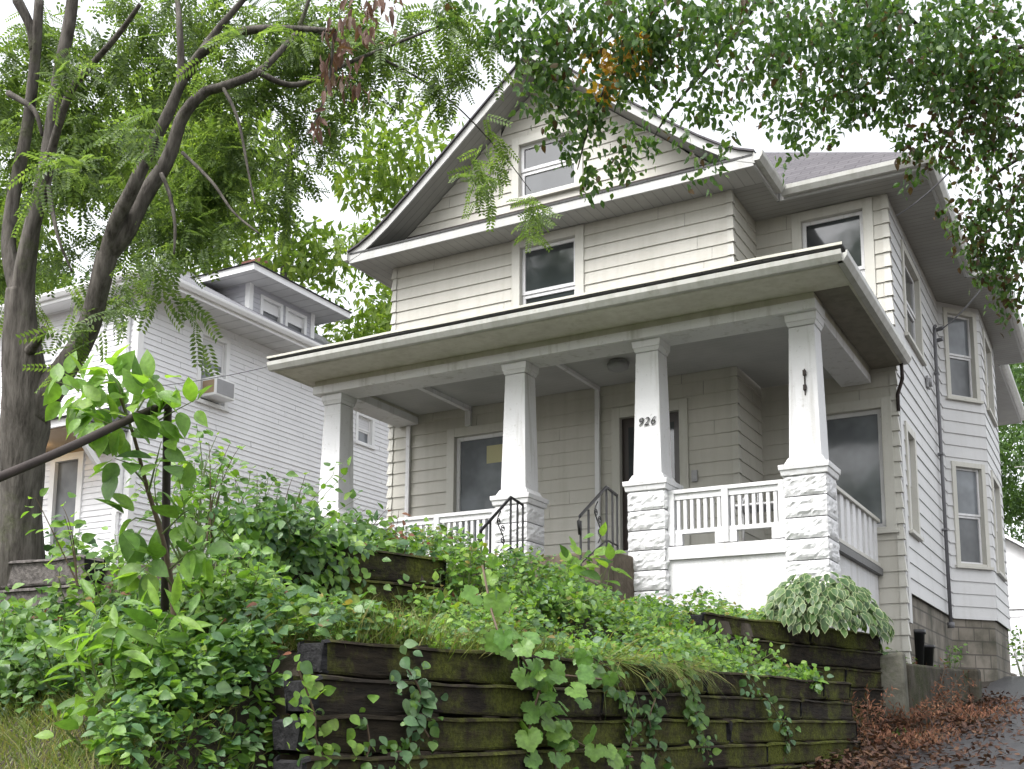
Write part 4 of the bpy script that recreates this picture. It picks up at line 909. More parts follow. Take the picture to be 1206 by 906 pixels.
cover('ivy', 'glossy ivy hanging over the sagging upper timbers', 'ivy', 1800, samp_topivy, .10, .058, .044, T_OV, ['lf_grey', 'lf_mid', 'lf_light', 'lf_red'], [.42, .4, .15, .03], face=(.5, -.5, .5))
def samp_drape():
    y = U(3.75, 5.05); return interp(y, (4.1, 5.4), (-3.76, -3.41))+U(-.02, .10), y
n = 1100; P = []
while len(P) < n:
    y = U(3.95, 5.15); k = noise.noise((y*2.1, 3.3, 0))
    if rng.random() > 1.1-1.25*(y-3.95): continue
    P.append((interp(y, (4.1, 5.4), (-3.76, -3.41))+U(.0, .13), y, 2.62-abs(rng.normal(0, .34))))
P = np.array(P); D = rng.normal(0, .4, (n, 3))+np.array((.3, -.15, -.6)); N_ = rng.normal(0, .3, (n, 3))+np.array((.7, -.5, .5)); sc = U(.55, 1.15, n); pk = rng.choice(3, n, p=[.4, .35, .25]); parts = []
for k in range(3):
    s = pk == k; V, F_ = cloud(T_OV, P[s], D[s], N_[s], .06*sc[s], .046*sc[s]); parts.append((V, F_, k))
tag(leafobj('ivy', parts, [M['lf_grey'], M['lf_mid'], M['lf_light']], None, 'stuff', tuple(P.mean(0))), 'thick ivy curtain draped over the left part of the sagging timbers', 'ivy')
cover('creeper', 'pale leafy creeper round the charred ends of the near timbers', 'creeper', 1900, lambda: (-2.72-.42*U(0, 1), 2.62+.72*U(0, 1)), .24, .054, .04, T_OV, ['lf_grey', 'lf_light', 'lf_mid'], [.45, .3, .25])
cover('ground_cover', 'low weeds in the bed between the house corner and the low concrete wall', 'ground cover', 900, lambda: (U(-2.45, -1.85), U(11.2, 15.5)), .12, .06, .04, T_OV, ['lf_mid', 'lf_dark', 'lf_light'], [.5, .3, .2])
# grass
def grass(name, label, n, sampler, hgt, wd, spread, mats=('grass',)):
    P = np.array([(x, y, height(x, y)) for x, y in (sampler() for _ in range(n))]); D = rng.normal(0, spread, (n, 3)); D[:, 2] = 1; D += np.array((.1, -.15, 0)); N_ = rng.normal(0, 1, (n, 3)); N_[:, 2] *= .2; h = hgt*rng.uniform(.45, 1.25, n)
    V, F_ = cloud(T_BL, P, D, N_, h, np.full(n, wd)); tag(leafobj(name, [(V, F_, 0)], [M[mats[0]]], None, 'stuff', tuple(P.mean(0))), label, 'grass')
grass('grass', 'thin yellowing grass on the bank at the lower left', 9000, lambda: (U(-5.2, -2.55), 1.9+1.25*U(0, 1)), .12, .005, .65)
grass('grass', 'tuft of long grass along the top of the nearest timbers', 2600, lambda: (wl(4.4)-U(.03, .6), U(3.5, 5.3)), .21, .005, .6)
def hang():
    y = U(5.3, 6.4); return wl(y)-U(.0, .12), y
P = np.array([(x, y, 1.93) for x, y in (hang() for _ in range(220))]); D = rng.normal(0, .25, (220, 3))+np.array((.7, -.25, -.15)); V, F_ = cloud(T_BL, P, D, np.tile((.4, -.2, 1), (220, 1))+rnd(220, .2), U(.2, .42, 220), np.full(220, .006))
tag(leafobj('grass', [(V, F_, 0)], [M['grass']], None, 'stuff', tuple(P.mean(0))), 'long grass blades arching down over the near timbers', 'grass')

# hero plants ---------------------------------------------------------
sap = thing('sapling', pt(205, 720, 4.55), 'tall young sapling with bright leaves rising above the pipe handrail', 'sapling')
main = [pt(206, 790, 4.5), pt(203, 700, 4.55), pt(190, 630, 4.55), pt(172, 570, 4.5), pt(158, 515, 4.45), pt(140, 465, 4.4)]
P_, R_ = smooth_path(main, [.014, .013, .011, .009, .007, .004], 5); q = MB(); q.tube(P_, R_, 7); obj('trunk', q, M['stem'], sap)
tops = [[pt(150, 490, 4.42), pt(120, 470, 4.4), pt(60, 446, 4.38)], [pt(150, 490, 4.42), pt(140, 455, 4.4), pt(125, 432, 4.4)], [pt(158, 515, 4.45), pt(195, 490, 4.4), pt(232, 470, 4.35)], [pt(155, 505, 4.42), pt(130, 500, 4.3), pt(105, 490, 4.25)], [pt(152, 500, 4.4), pt(170, 470, 4.3), pt(185, 452, 4.3)], [pt(150, 495, 4.42), pt(110, 478, 4.5), pt(80, 470, 4.55)]]
stems_leaves(sap, tops, 19, .125, .066, T_OVH, None, 'greenstem', .005, .15, .2, mats=['lf_light', 'lf_mid'], probs=[.85, .15])
mids = [[pt(172, 570, 4.5), pt(150, 545, 4.4), pt(135, 540, 4.35)], [pt(175, 580, 4.5), pt(185, 540, 4.4), pt(190, 520, 4.35)], [pt(185, 615, 4.55), pt(160, 610, 4.4), pt(145, 620, 4.3)], [pt(190, 630, 4.55), pt(215, 605, 4.45), pt(225, 600, 4.4)], [pt(200, 670, 4.55), pt(235, 640, 4.4), pt(245, 650, 4.4)], [pt(203, 690, 4.55), pt(180, 660, 4.4), pt(170, 670, 4.35)]]
stems_leaves(sap, mids, 10, .14, .095, T_OVH, None, 'greenstem', .005, .35, .3, mats=['lf_mid', 'lf_light'], probs=[.6, .4])
B = pt(160, 835, 4.2)
shrub('pokeweed', 'lance leaved bright weed standing in the grass at the front of the bank', pt(165, 840, 4.15), .55, .26, 10, 14, .17, .05, ['lf_light', 'lf_mid'], tpl=T_OVH, probs=[.6, .4], cat='weed', droop=.3, start=.15)
shrub('broadleaf_weed', 'small broad leaved weed at the grass edge beneath the lance leaved weed', pt(120, 830, 4.05), .22, .14, 4, 6, .10, .065, ['lf_light', 'lf_mid'], tpl=T_OVH, cat='weed')
G1 = 'shrubs crowding the upper bank'
for i, (px, py, D, H, R, mt, pb, lb) in enumerate((
    (150, 668, 5.3, .58, .36, ['lf_mid', 'lf_light', 'lf_yellow'], [.45, .45, .1], 'bright shrub between the grey timbers and the sapling'),
    (75, 672, 5.0, .34, .26, ['lf_mid', 'lf_light'], [.6, .4], 'low bright shrub over the end of the grey timbers'),
    (300, 665, 5.0, .50, .30, ['lf_light', 'lf_mid', 'lf_vine'], [.4, .3, .3], 'lime green shrub in front of the sagging timbers'),
    (400, 690, 5.2, .26, .2, ['lf_mid', 'lf_grey'], [.5, .5], 'small shrub at the foot of the sagging timbers'),
    (95, 700, 4.7, .42, .26, ['lf_mid', 'lf_grey', 'lf_light'], [.5, .3, .2], 'leafy shrub covering the right end of the grey timbers'),
    (250, 700, 4.9, .36, .26, ['lf_mid', 'lf_light'], [.6, .4], 'bright low shrub below the sapling stem'),
    (196, 690, 4.3, .34, .22, ['lf_mid', 'lf_light'], [.6, .4], 'small bushy shrub in front of the pipe post'),
    (262, 655, 5.0, .56, .34, ['lf_mid', 'lf_grey', 'lf_light'], [.5, .2, .3], 'rounded green shrub just right of the sapling stem'),
    (225, 650, 5.9, .80, .40, ['lf_mid', 'lf_light'], [.6, .4], 'taller loose shrub behind the sapling in front of the white wall'),
    (320, 640, 5.6, .40, .36, ['lf_mid', 'lf_dark', 'lf_grey'], [.4, .3, .3], 'dark leaved shrub above the sagging timbers'),
    (120, 655, 5.4, .42, .40, ['lf_mid', 'lf_dark', 'lf_red'], [.6, .34, .06], 'low shrub between the locust trunk and the sapling'),
    (20, 640, 4.9, .50, .26, ['lf_mid', 'lf_light', 'lf_grey'], [.6, .2, .2], 'shrub at the left edge in front of the locust trunk'),
    (370, 625, 6.8, .50, .42, ['lf_mid', 'lf_grey'], [.6, .4], 'airy shrub below the far left porch column'),
    (430, 640, 7.2, .34, .36, ['lf_mid', 'lf_light', 'lf_red'], [.6, .3, .1], 'low straggly shrub in front of the left porch railing'),
    (290, 620, 7.4, .72, .5, ['lf_grey', 'lf_mid'], [.5, .5], 'wispy grey green shrub before the white side wall'))):
    shrub('shrub', lb, pt(px, py, D), H, R, 20, 22, U(.052, .08), U(.034, .05), mt, probs=pb, group=G1, bend=.08)
shrub('yellow_shrub', 'yellow green shrub with reddish tips left of the porch steps', pt(548, 722, 6.2), .46, .36, 26, 17, .062, .036, ['lf_yellow', 'lf_light', 'lf_red'], probs=[.6, .33, .07], droop=.1)
shrub('broadleaf_weed', 'pale broad leaved weed reaching up in front of the porch steps', pt(692, 700, 8.3), .62, .24, 6, 8, .17, .105, ['lf_light', 'lf_mid'], tpl=T_OVH, probs=[.8, .2], cat='weed', droop=.35, start=.45)
for px, py, D, H, R, lb in ((520, 705, 6.0, .40, .26, 'leafy mound between the sagging timbers and the yellow green shrub'), (610, 705, 7.0, .30, .45, 'leafy mound right of the yellow green shrub'), (655, 740, 7.2, .16, .45, 'leafy mound in the middle of the slope below the steps'), (790, 765, 8.0, .18, .5, 'light green mound below the white porch skirt'), (855, 775, 8.3, .26, .42, 'light green mound at the right end of the terrace'), (720, 755, 7.7, .14, .42, 'light green mound below the numbered column'), (488, 692, 6.15, .50, .34, 'leafy mound beside the sagging timbers'), (930, 800, 8.3, .20, .20, 'small bright tuft at the right end of the near timbers')):
    shrub('leafy_mound', lb, pt(px, py, D), H, R, 26, 16, .058, .042, ['lf_mid', 'lf_light', 'lf_grey'], probs=[.4, .42, .18], group='leafy mounds on the slope', cat='plant')
q = thing('dead_sprig', pt(472, 640, 6.3), 'brown withered sprig with a curled pale stem above the sagging timbers', 'dead plant')
stems_leaves(q, [[pt(470, 670, 6.3), pt(466, 630, 6.3), pt(470, 600, 6.3)], [pt(470, 670, 6.3), pt(480, 640, 6.25), pt(474, 615, 6.2)]], 7, .055, .03, T_OV, None, 'stem', .004, .5, .45, mats=['lf_red'])
q = thing('vine', pt(395, 600, 8.5), 'thin vine with a few leaves climbing across the far left porch column', 'vine')
stems_leaves(q, [[pt(360, 610, 8.4), pt(385, 580, 8.5), pt(410, 555, 8.6)], [pt(370, 615, 8.4), pt(400, 600, 8.6), pt(425, 585, 8.7)], [pt(350, 610, 8.4), pt(392, 560, 8.6), pt(396, 545, 8.6)]], 9, .09, .07, T_OV, None, 'greenstem', .004, .3, .1, mats=['lf_mid', 'lf_light'], probs=[.6, .4])
# grape vine over the near timbers
gv = thing('grape_vine', pt(640, 800, 4.9), 'grape vine with lobed leaves trailing down over the near timbers', 'vine')
def on_wall(px, py, out=.03):
    """a point of the near wall's face under that pixel"""
    d = pt(px, py, 1)-Vector((0, 0, EYE)); nv = Vector((1, -.13, 0)).normalized(); P0 = Vector((-2.69, 3.36, 0))+nv*out
    t = (P0-Vector((0, 0, EYE))).dot(nv)/d.dot(nv); return Vector((0, 0, EYE))+d*t
gs = [[on_wall(568, 690, -.25)+Vector((0, 0, .1)), on_wall(585, 740, .06), on_wall(612, 770, .10), on_wall(636, 815, .08), on_wall(650, 850, .06), on_wall(655, 915, .06)],
      [on_wall(640, 800, .07), on_wall(625, 850, .06), on_wall(622, 890, .05)], [on_wall(650, 850, .06), on_wall(690, 880, .08), on_wall(745, 892, .08)], [on_wall(625, 790, .09), on_wall(660, 795, .1), on_wall(708, 800, .1)]]
P_, D_, N_ = [], [], []
qs = MB()
for s in gs:
    A, R_ = smooth_path(s, [.006]*len(s), 4); qs.tube(A, R_, 5); n = int(len(A)*1.5)
    for k in range(n):
        p = A[int(k*len(A)/n)]; P_.append(tuple(p+Vector((.03, -.02, 0))+Vector(rng.normal(0, .045, 3)))); D_.append((rng.normal(.1, .5), rng.normal(-.1, .5), rng.normal(-.55, .35))); N_.append((.75+rng.normal(0, .3), -.55+rng.normal(0, .3), .45+rng.normal(0, .25)))
n = len(P_); sc = U(.6, 1.15, n); V, F_ = cloud(T_GR, P_, D_, N_, .11*sc, .12*sc); obj('stem', qs, M['stem'], gv); hf = len(F_)//2; leafobj('leaves', [(V, F_, 0)], [M['lf_vine']], gv)
# ivy strands hanging on the near timbers
for i, (pts_, nl, lb, mt) in enumerate((
    ([(478, 785), (495, 815), (490, 840), (505, 868)], 34, 'ivy strand hanging down the middle of the near timbers', 'lf_grey'),
    ([(690, 770), (730, 800), (745, 850), (738, 906)], 60, 'thick ivy trail spilling over the timbers right of the grape vine', 'lf_mid'),
    ([(805, 775), (815, 815), (822, 850), (835, 890)], 60, 'broad ivy trail below the middle of the terrace', 'lf_mid'),
    ([(880, 795), (905, 825), (925, 855), (930, 880)], 30, 'sparse ivy trail near the right end of the timbers', 'lf_grey'),
    ([(352, 790), (370, 840), (372, 870), (385, 900)], 36, 'pale creeper hanging at the charred timber ends', 'lf_light'),
    ([(425, 905), (435, 880), (432, 852)], 12, 'lone creeper sprig on the lower near timbers', 'lf_light'),
    ([(455, 895), (470, 885), (500, 900)], 16, 'short creeper at the bottom of the near timbers', 'lf_mid'),
    ([(770, 770), (775, 810), (765, 850), (780, 890)], 40, 'narrow ivy trail between the two thick trails', 'lf_dark'))):
    S = [on_wall(px, py, .05) for px, py in pts_]; A, R_ = smooth_path(S, [.004]*len(S), 5); rt = thing('ivy_strand', S[0], lb, 'ivy', 'ivy strands on the near timbers'); q = MB(); q.tube(A, R_, 5); obj('stem', q, M['stem'], rt)
    nl = int(nl*2.1); idx = rng.integers(0, len(A), nl); P = np.array([tuple(A[j]) for j in idx])+rng.normal(0, 1, (nl, 3))*np.array((.012, .06, .06))+np.array((-.005, 0, 0)); D = rng.normal(0, .45, (nl, 3))+np.array((.25, -.1, -.6)); N_ = rng.normal(0, .3, (nl, 3))+np.array((.75, -.5, .5)); sc = U(.45, 1.25, nl)
    pk = rng.random(nl) < .75; parts = []
    for k, s in enumerate((pk, ~pk)):
        V, F_ = cloud(T_OVH, P[s], D[s], N_[s], .056*sc[s], .044*sc[s]); parts.append((V, F_, k))
    leafobj('leaves', parts, [M[mt], M['lf_grey' if mt != 'lf_grey' else 'lf_mid']], rt)
# hosta
hb = Vector((-2.45, 10.15, 2.45)); ho = thing('hosta', hb, 'large variegated hosta with cream edged leaves spilling over the mossy timbers', 'hosta')
P, D, N_, L_ = [], [], [], []
for k in range(950):
    a = U(0, 2*math.pi); r = math.sqrt(U(.0, 1)); x, y = math.cos(a)*r*.66+.05, math.sin(a)*r*.95; z = (.30+.12*noise.noise((a, r*2, 1)))*(1-r**2)+U(-.10, .10)-(.26*max(0, r-.65) if x > 0 or y < 0 else 0)
    P.append((hb.x+x*.8, hb.y+y*1.05, hb.z+max(z, -.2)+.1)); d = np.array((math.cos(a), math.sin(a)-.2, -.5-1.0*r))+rng.normal(0, .35, 3); D.append(d); N_.append(np.array((.25*math.cos(a)+.15, .25*math.sin(a)-.35, .9))+rng.normal(0, .25, 3)); L_.append(U(.07, .155))
P, D, N_, L_ = map(np.array, (P, D, N_, L_))
hv = np.array([(0, 0, 0), (.28, .30, .04), (.28, 0, -.02), (.28, -.30, .04), (.66, .25, .0), (.66, 0, -.05), (.66, -.25, .0), (.9, 0, -.14), (.03, .10, .02), (.28, .355, .045), (.675, .29, .0), (.96, 0, -.165), (.675, -.29, 0), (.28, -.355, .045), (.03, -.10, .02)], float)
hf_in = np.array([(0, 2, 1), (0, 3, 2), (1, 2, 5), (1, 5, 4), (2, 3, 6), (2, 6, 5), (4, 5, 7), (5, 6, 7)]); hf_out = np.array([(0, 1, 8), (8, 1, 9), (9, 1, 4), (9, 4, 10), (10, 4, 7), (10, 7, 11), (11, 7, 12), (12, 7, 6), (12, 6, 13), (13, 6, 3), (13, 3, 14), (14, 3, 0)])
V, Fi = cloud((hv, hf_in), P, D, N_, L_, L_*.72); V2, Fo = cloud((hv, hf_out), P, D, N_, L_, L_*.72)
me_parts = [(V, Fi, 0), (V2, Fo, 1)]; leafobj('leaves', me_parts, [M['hosta_g'], M['hosta_w']], ho)
q = MB()
for k in range(40):
    a = U(0, 6.28); r = U(.1, .5); q.tube(bez_stem(hb+Vector((0, 0, -.05)), hb+Vector((math.cos(a)*r, math.sin(a)*r, .3)), (0, 0, .1), 4), .006, 4)
obj('stem', q, M['greenstem'], ho)
shrub('weed', 'small green weed growing at the corner of the house foundation', (-1.95, 14.6, 2.2), .55, .16, 6, 9, .06, .04, ['lf_mid'], cat='weed', snap=False)
shrub('weed', 'green creeper climbing the far end of the bay foundation', (-1.45, 18.9, 2.3), .9, .26, 9, 14, .08, .055, ['lf_mid', 'lf_light'], cat='weed', snap=False)
shrub('weed', 'low green weed at the foot of the concrete post', pt(1055, 870, 9.6), .16, .10, 5, 6, .06, .03, ['lf_mid'], cat='weed')
# fallen leaves and twigs along the wall foot and driveway
def samp_litter():
    while True:
        y = U(7.2, 14.5); x = U(-2.2, .8)
        if x > (wl(y) if y < 9 else wu(y) if y < 10.95 else -1.75) and rng.random() < math.exp(-max(0, x+1.75)*2.6)*(.35+1.3*max(0, .45+noise.noise((x*1.7, y*1.7, 5))))+.02: return x, y
n = 5200; P = []
for _ in range(n):
    x, y = samp_litter(); P.append((x, y, max(zdrive(y), height(x, y) if x < -1.75 else 0)+.015+abs(rng.normal(0, .07))*math.exp(-max(0, x+1.8)*1.5)))
P = np.array(P); V, F_ = cloud(T_DI, P, rng.normal(0, 1, (n, 3))*np.array((1, 1, .45)), rng.normal(0, .5, (n, 3))+np.array((0, 0, 1)), U(.04, .09, n), U(.015, .045, n))
tag(leafobj('leaf_litter', [(V, F_, 0)], [M['litter']], None, 'stuff', tuple(P.mean(0))), 'rust brown fallen leaves heaped along the driveway edge', 'leaf litter')
for k, (px, py, D, r_, hh_, lb) in enumerate(((1022, 860, 9.4, .45, .5, 'reddish dead branch leaning on the end of the near timbers'), (1100, 810, 11.3, .55, .62, 'tall reddish dead branch against the low concrete wall'), (1145, 838, 10.6, .5, .2, 'reddish dead branch lying on the driveway litter'), (1075, 850, 10.2, .45, .32, 'reddish dead branch in front of the concrete post'), (1060, 900, 9.0, .5, .18, 'reddish dead branch lowest on the driveway edge'))):
    P0 = pt(px, py, D); P0.z = zdrive(P0.y)+.03; rt = thing('dead_branch', P0, lb, 'dead branch', 'dead branches on the driveway edge')
    st = []
    for q_ in range(16): a = U(0, 6.28); r = U(.3, 1)*r_; st.append(bez_stem(P0, P0+Vector((math.cos(a)*r, math.sin(a)*r, U(.15, 1)*hh_)), (0, 0, .1), 6))
    stems_leaves(rt, st, 30, .06, .016, T_DI, None, 'stem', .005, .2, .2, mats=['dead_cedar'], petiole=.01)

# ------------------------------------------------------------------ trees
def spray(center, radius, n, droop, rngz=.7):
    c = np.array(center); P = rng.normal(0, 1, (n, 3)); P = unit(P)*(rng.uniform(0, 1, (n, 1))**.45)*radius*np.array((1, 1, rngz)); return c+P
lo = thing('locust_tree', pt(40, 640, 6.6), 'locust tree with forked mossy trunk and feathery leaves at the left edge', 'tree')
q = MB()
D0 = 6.5
def limb(pts_, rad, n=10, rough=.12, sub=6):
    A, R_ = smooth_path(pts_, rad, sub); q.tube(A, R_, n, rough=rough)
limb([pt(22, 700, 6.5), pt(24, 600, 6.5), pt(26, 530, 6.5), pt(33, 480, 6.5), pt(30, 430, 6.5), pt(24, 380, 6.5), pt(22, 340, 6.5)], [.16, .122, .115, .13, .122, .095, .066], 16, .3)
obj('trunk', q, M['bark'], lo)
def limbs(name, L_, mat='bark', par=lo, n=9, rough=.14):
    global q
    for pts_, rad in L_:
        q = MB(); limb(pts_, [r_*(.78 if name == 'limb' else 1) for r_ in rad], n, rough); obj(name, q, M[mat], par)
px = lambda *a: [pt(x, y, d) for x, y, d in a]
limbs('limb', [
    (px((36, 485, 6.5), (72, 440, 6.5), (100, 396, 6.45), (115, 345, 6.4), (127, 300, 6.4)), [.15, .10, .085, .075, .075]),
    (px((122, 318, 6.4), (136, 265, 6.35), (155, 225, 6.3), (177, 177, 6.3), (198, 134, 6.3), (218, 90, 6.3), (252, 40, 6.3), (290, -5, 6.3), (320, -50, 6.3)), [.062, .056, .05, .046, .042, .034, .026, .02, .012]),
    (px((127, 300, 6.4), (150, 272, 6.4), (172, 228, 6.45), (198, 187, 6.5), (215, 138, 6.5), (240, 110, 6.5), (262, 102, 6.5), (304, 85, 6.55), (335, 55, 6.6), (353, 30, 6.7), (370, -20, 6.7)), [.07, .064, .06, .054, .048, .04, .036, .03, .024, .018, .012]),
    (px((28, 410, 6.5), (27, 340, 6.5), (38, 265, 6.5), (54, 200, 6.5), (65, 124, 6.5), (72, 80, 6.5), (83, 20, 6.5), (88, -40, 6.5)), [.12, .085, .062, .056, .052, .048, .042, .036]),
    (px((22, 350, 6.6), (10, 290, 6.7), (18, 220, 6.8), (32, 150, 6.8), (40, 80, 6.8), (46, 0, 6.8)), [.07, .055, .05, .046, .04, .034]),
    (px((52, 210, 6.5), (80, 115, 6.3), (105, 80, 6.2), (140, 40, 6.1), (165, 5, 6.0)), [.034, .028, .024, .02, .014]),
    (px((198, 134, 6.3), (212, 95, 6.4), (212, 40, 6.4), (208, -10, 6.5)), [.036, .03, .024, .018]),
    (px((218, 90, 6.3), (247, 53, 6.2), (293, 36, 6.1), (345, 34, 6.0), (395, 36, 5.9)), [.04, .035, .03, .022, .012]),
    (px((30, 420, 6.5), (45, 400, 6.3), (52, 388, 6.2)), [.045, .035, .028]),
    (px((393, 40, 5.9), (388, 90, 5.9), (375, 135, 5.9), (360, 160, 5.9)), [.012, .009, .007, .004])])
limbs('twig', [(px((190, 205, 6.4), (200, 230, 6.3), (206, 265, 6.2), (205, 300, 6.2)), [.014, .012, .01, .006]), (px((215, 180, 6.4), (250, 215, 6.2), (275, 250, 6.1), (305, 275, 6.0)), [.012, .01, .008, .005]),
    (px((56, 215, 6.5), (62, 250, 6.4), (70, 285, 6.3), (85, 320, 6.3)), [.014, .012, .009, .005]), (px((10, 110, 6.6), (40, 130, 6.5), (50, 160, 6.5)), [.02, .016, .01]), (px((20, 0, 6.8), (35, 30, 6.8), (40, 60, 6.8)), [.035, .03, .03]),
    (px((262, 102, 6.5), (280, 140, 6.3), (292, 200, 6.2), (300, 240, 6.1)), [.012, .010, .007, .004]), (px((304, 85, 6.5), (350, 100, 6.6), (420, 70, 6.8), (520, 30, 7.0)), [.02, .016, .012, .006]), (px((353, 30, 6.7), (430, 60, 7.0), (520, 110, 7.6), (590, 180, 8.4), (625, 225, 9)), [.016, .010, .006, .004, .003])], n=6)
blobs = [(20, 60, 7.4, 95, 75), (100, 40, 7.3, 90, 90), (170, 45, 7.2, 85, 85), (60, 150, 7.4, 90, 85), (25, 215, 7.5, 70, 45), (120, 150, 7.3, 80, 75), (250, 20, 7.1, 90, 70), (330, 50, 7.2, 80, 60), (420, 25, 7.2, 90, 70), (500, 40, 7.4, 80, 46),
         (150, 215, 7.3, 70, 40), (235, 205, 7.0, 65, 55), (290, 170, 7.0, 65, 50), (262, 240, 6.8, 50, 32), (205, 262, 6.8, 55, 34), (330, 215, 7.0, 45, 22), (100, 275, 7.6, 55, 28), (30, 290, 7.7, 60, 34), (350, 130, 7.0, 60, 40), (175, 325, 6.6, 36, 14), (130, 372, 6.3, 34, 15), (225, 300, 6.3, 24, 9),
         (60, 330, 7.8, 70, 24), (300, 100, 7.2, 60, 44), (390, 60, 6.9, 60, 32), (540, 85, 7.6, 40, 18), (585, 150, 8.2, 44, 14), (565, 195, 8.3, 34, 9), (625, 236, 8.8, 18, 4), (535, 15, 7.2, 60, 34), (5, 130, 7.3, 60, 45), (380, 5, 7.2, 70, 50), (190, 140, 5.9, 40, 10), (60, 60, 5.9, 40, 10), (100, 190, 5.9, 36, 9), (300, 30, 6.0, 40, 10)]
P, Dv = [], []
for bx_, by_, D, r, n in blobs:
    c = np.array(pt(bx_, by_, D)); R = r*D/1300
    for _ in range(max(3, int(n*.26))):
        s = c+unit(rng.normal(0, 1, (1, 3)))[0]*R*U(.02, 1)**.6*np.array((1, 1, .75)); d = np.array((rng.normal(0, .8), rng.normal(0, .8), -.55)); d /= np.linalg.norm(d); ln = U(.18, .42); nl = int(U(9, 15))
        for j in range(nl):
            P.append(s+d*ln*j/nl+np.array((0, 0, -.10*(j/nl)**2))+rng.normal(0, .025, 3)); e = rng.normal(0, .5, 3)+d*.5; e[2] = e[2]*.5-.4; Dv.append(e)
P = np.array(P); D = np.array(Dv); n = len(P); N_ = rng.normal(0, .4, (n, 3)); N_[:, 2] += .8; L_ = U(.12, .23, n)
V, F_ = cloud(T_LO, P, D, N_, L_, L_*.9); leafobj('crown', [(V, F_, 0)], [M['lf_locust']], lo)
P = np.concatenate([spray(pt(a, b_, D), r*D/1300, m, 1, 1.6) for a, b_, D, r, m in ((395, 50, 5.9, 24, 22), (412, 15, 5.9, 28, 24), (438, 30, 5.9, 28, 22), (390, 100, 5.9, 16, 12), (376, 140, 5.9, 14, 12), (420, 95, 5.9, 20, 10), (455, 10, 6, 26, 16), (400, 75, 5.9, 20, 14))]); n = len(P)
V, F_ = cloud(T_OV, P, rng.normal(0, .3, (n, 3))+np.array((0, 0, -1)), rnd(n), U(.05, .11, n), U(.018, .034, n)); leafobj('dead_leaves', [(V, F_, 0)], [M['lf_dead']], lo)

ot = thing('overhanging_tree', (2.6, 8.2, 1.6), 'leafy tree whose branches hang over the gable and roof from the right', 'tree')
q = MB(); limb([Vector((2.6, 8.2, 1.2)), Vector((2.55, 8.2, 3)), Vector((2.45, 8.3, 5)), Vector((2.3, 8.4, 7.2)), Vector((2.2, 8.5, 9.5))], [.36, .29, .26, .22, .14], 14, .15); obj('trunk', q, M['bark2'], ot)
T0 = Vector((2.35, 8.35, 6.6))
tw = [(T0, pt(1180, 60, 8.6), pt(1050, 10, 8.0), pt(900, -10, 7.6), pt(780, 5, 7.4), pt(700, 60, 7.3)), (T0, pt(1190, 110, 8.8), pt(1120, 90, 8.6), pt(1040, 95, 8.4), pt(960, 120, 8.3), pt(890, 150, 8.3)), (Vector((2.3, 8.4, 7.2)), pt(1200, -60, 8.2), pt(1000, -80, 7.6), pt(820, -60, 7.2), pt(690, -20, 7.0), pt(630, 30, 7.0)),
      (T0, pt(1195, 190, 9.0), pt(1180, 230, 9.0), pt(1160, 290, 9.1)), (pt(780, 5, 7.4), pt(740, 60, 7.4), pt(700, 130, 7.4), pt(680, 200, 7.5)), (pt(900, -10, 7.6), pt(850, 60, 7.8), pt(790, 130, 7.9), pt(760, 180, 8)), (pt(1050, 10, 8.0), pt(1010, 60, 8.2), pt(960, 90, 8.4))]
limbs('branch', [(list(t_), [.022*(1-.85*i/(len(t_)-1)) for i in range(len(t_))]) for t_ in tw], 'bark2', ot, 6, .05)
blobs = [(640, 15, 7.0, 60, 130), (720, 10, 7.1, 70, 190), (800, 10, 7.3, 80, 240), (890, 15, 7.5, 85, 260), (980, 20, 7.8, 85, 260), (1070, 25, 8.0, 90, 280), (1160, 30, 8.2, 90, 280), (1200, 110, 8.4, 80, 250), (1110, 110, 8.4, 80, 240), (1040, 85, 8.2, 70, 190), (960, 80, 8.0, 65, 170), (880, 80, 7.8, 60, 110), (800, 75, 7.6, 55, 80), (730, 70, 7.4, 60, 190), (665, 70, 7.2, 55, 120), (665, 120, 7.4, 40, 56), (705, 130, 7.4, 42, 80),
         (680, 175, 7.5, 26, 22), (728, 160, 7.6, 36, 40), (770, 140, 7.8, 45, 40), (830, 150, 8.0, 45, 46), (850, 185, 8.1, 28, 20), (690, 205, 7.5, 14, 6), (930, 120, 8.2, 50, 70), (985, 130, 8.4, 45, 70), (930, 160, 8.3, 26, 16), (1170, 180, 8.8, 60, 170), (1190, 250, 9.0, 50, 150), (1150, 240, 9.0, 40, 80), (1180, 310, 9.1, 38, 90), (1150, 290, 9.1, 30, 40), (1200, 340, 9.2, 28, 50), (640, 60, 7.0, 40, 80), (610, 25, 7.0, 40, 50), (560, 5, 7.1, 30, 20), (1090, 165, 8.6, 36, 44), (760, 30, 7.2, 60, 130), (1010, 30, 7.9, 60, 150), (1130, 60, 8.3, 70, 180)]
P, K = [], []
for bx_, by_, D, r, n in blobs:
    c = pt(bx_, by_, D); R = r*D/1300; m = max(4, int(n*.20*(1+.6*sst(1000, 1150, bx_)+.4*(by_ < 40))))
    for _ in range(m):
        s = np.array(c)+unit(rng.normal(0, 1, (1, 3)))[0]*R*U(.1, 1)**.5*np.array((1, 1, .9)); d = np.array((rng.normal(0, .5), rng.normal(0, .5), -1.0)); d /= np.linalg.norm(d); ln = U(.10, .32)
        for j in range(int(U(9, 15))): P.append(s+d*ln*U(0, 1)+rng.normal(0, .028, 3)); K.append(by_ > 95 and bx_ > 1000)
P = np.array(P); K = np.array(K); n = len(P); D = rng.normal(0, .5, (n, 3)); D[:, 2] -= .7; N_ = rng.normal(0, .6, (n, 3)); N_[:, 2] += .35; L_ = U(.042, .074, n)
r_ = rng.random(n); ru = (r_ < .05) | (K & (r_ < .24)); parts = []
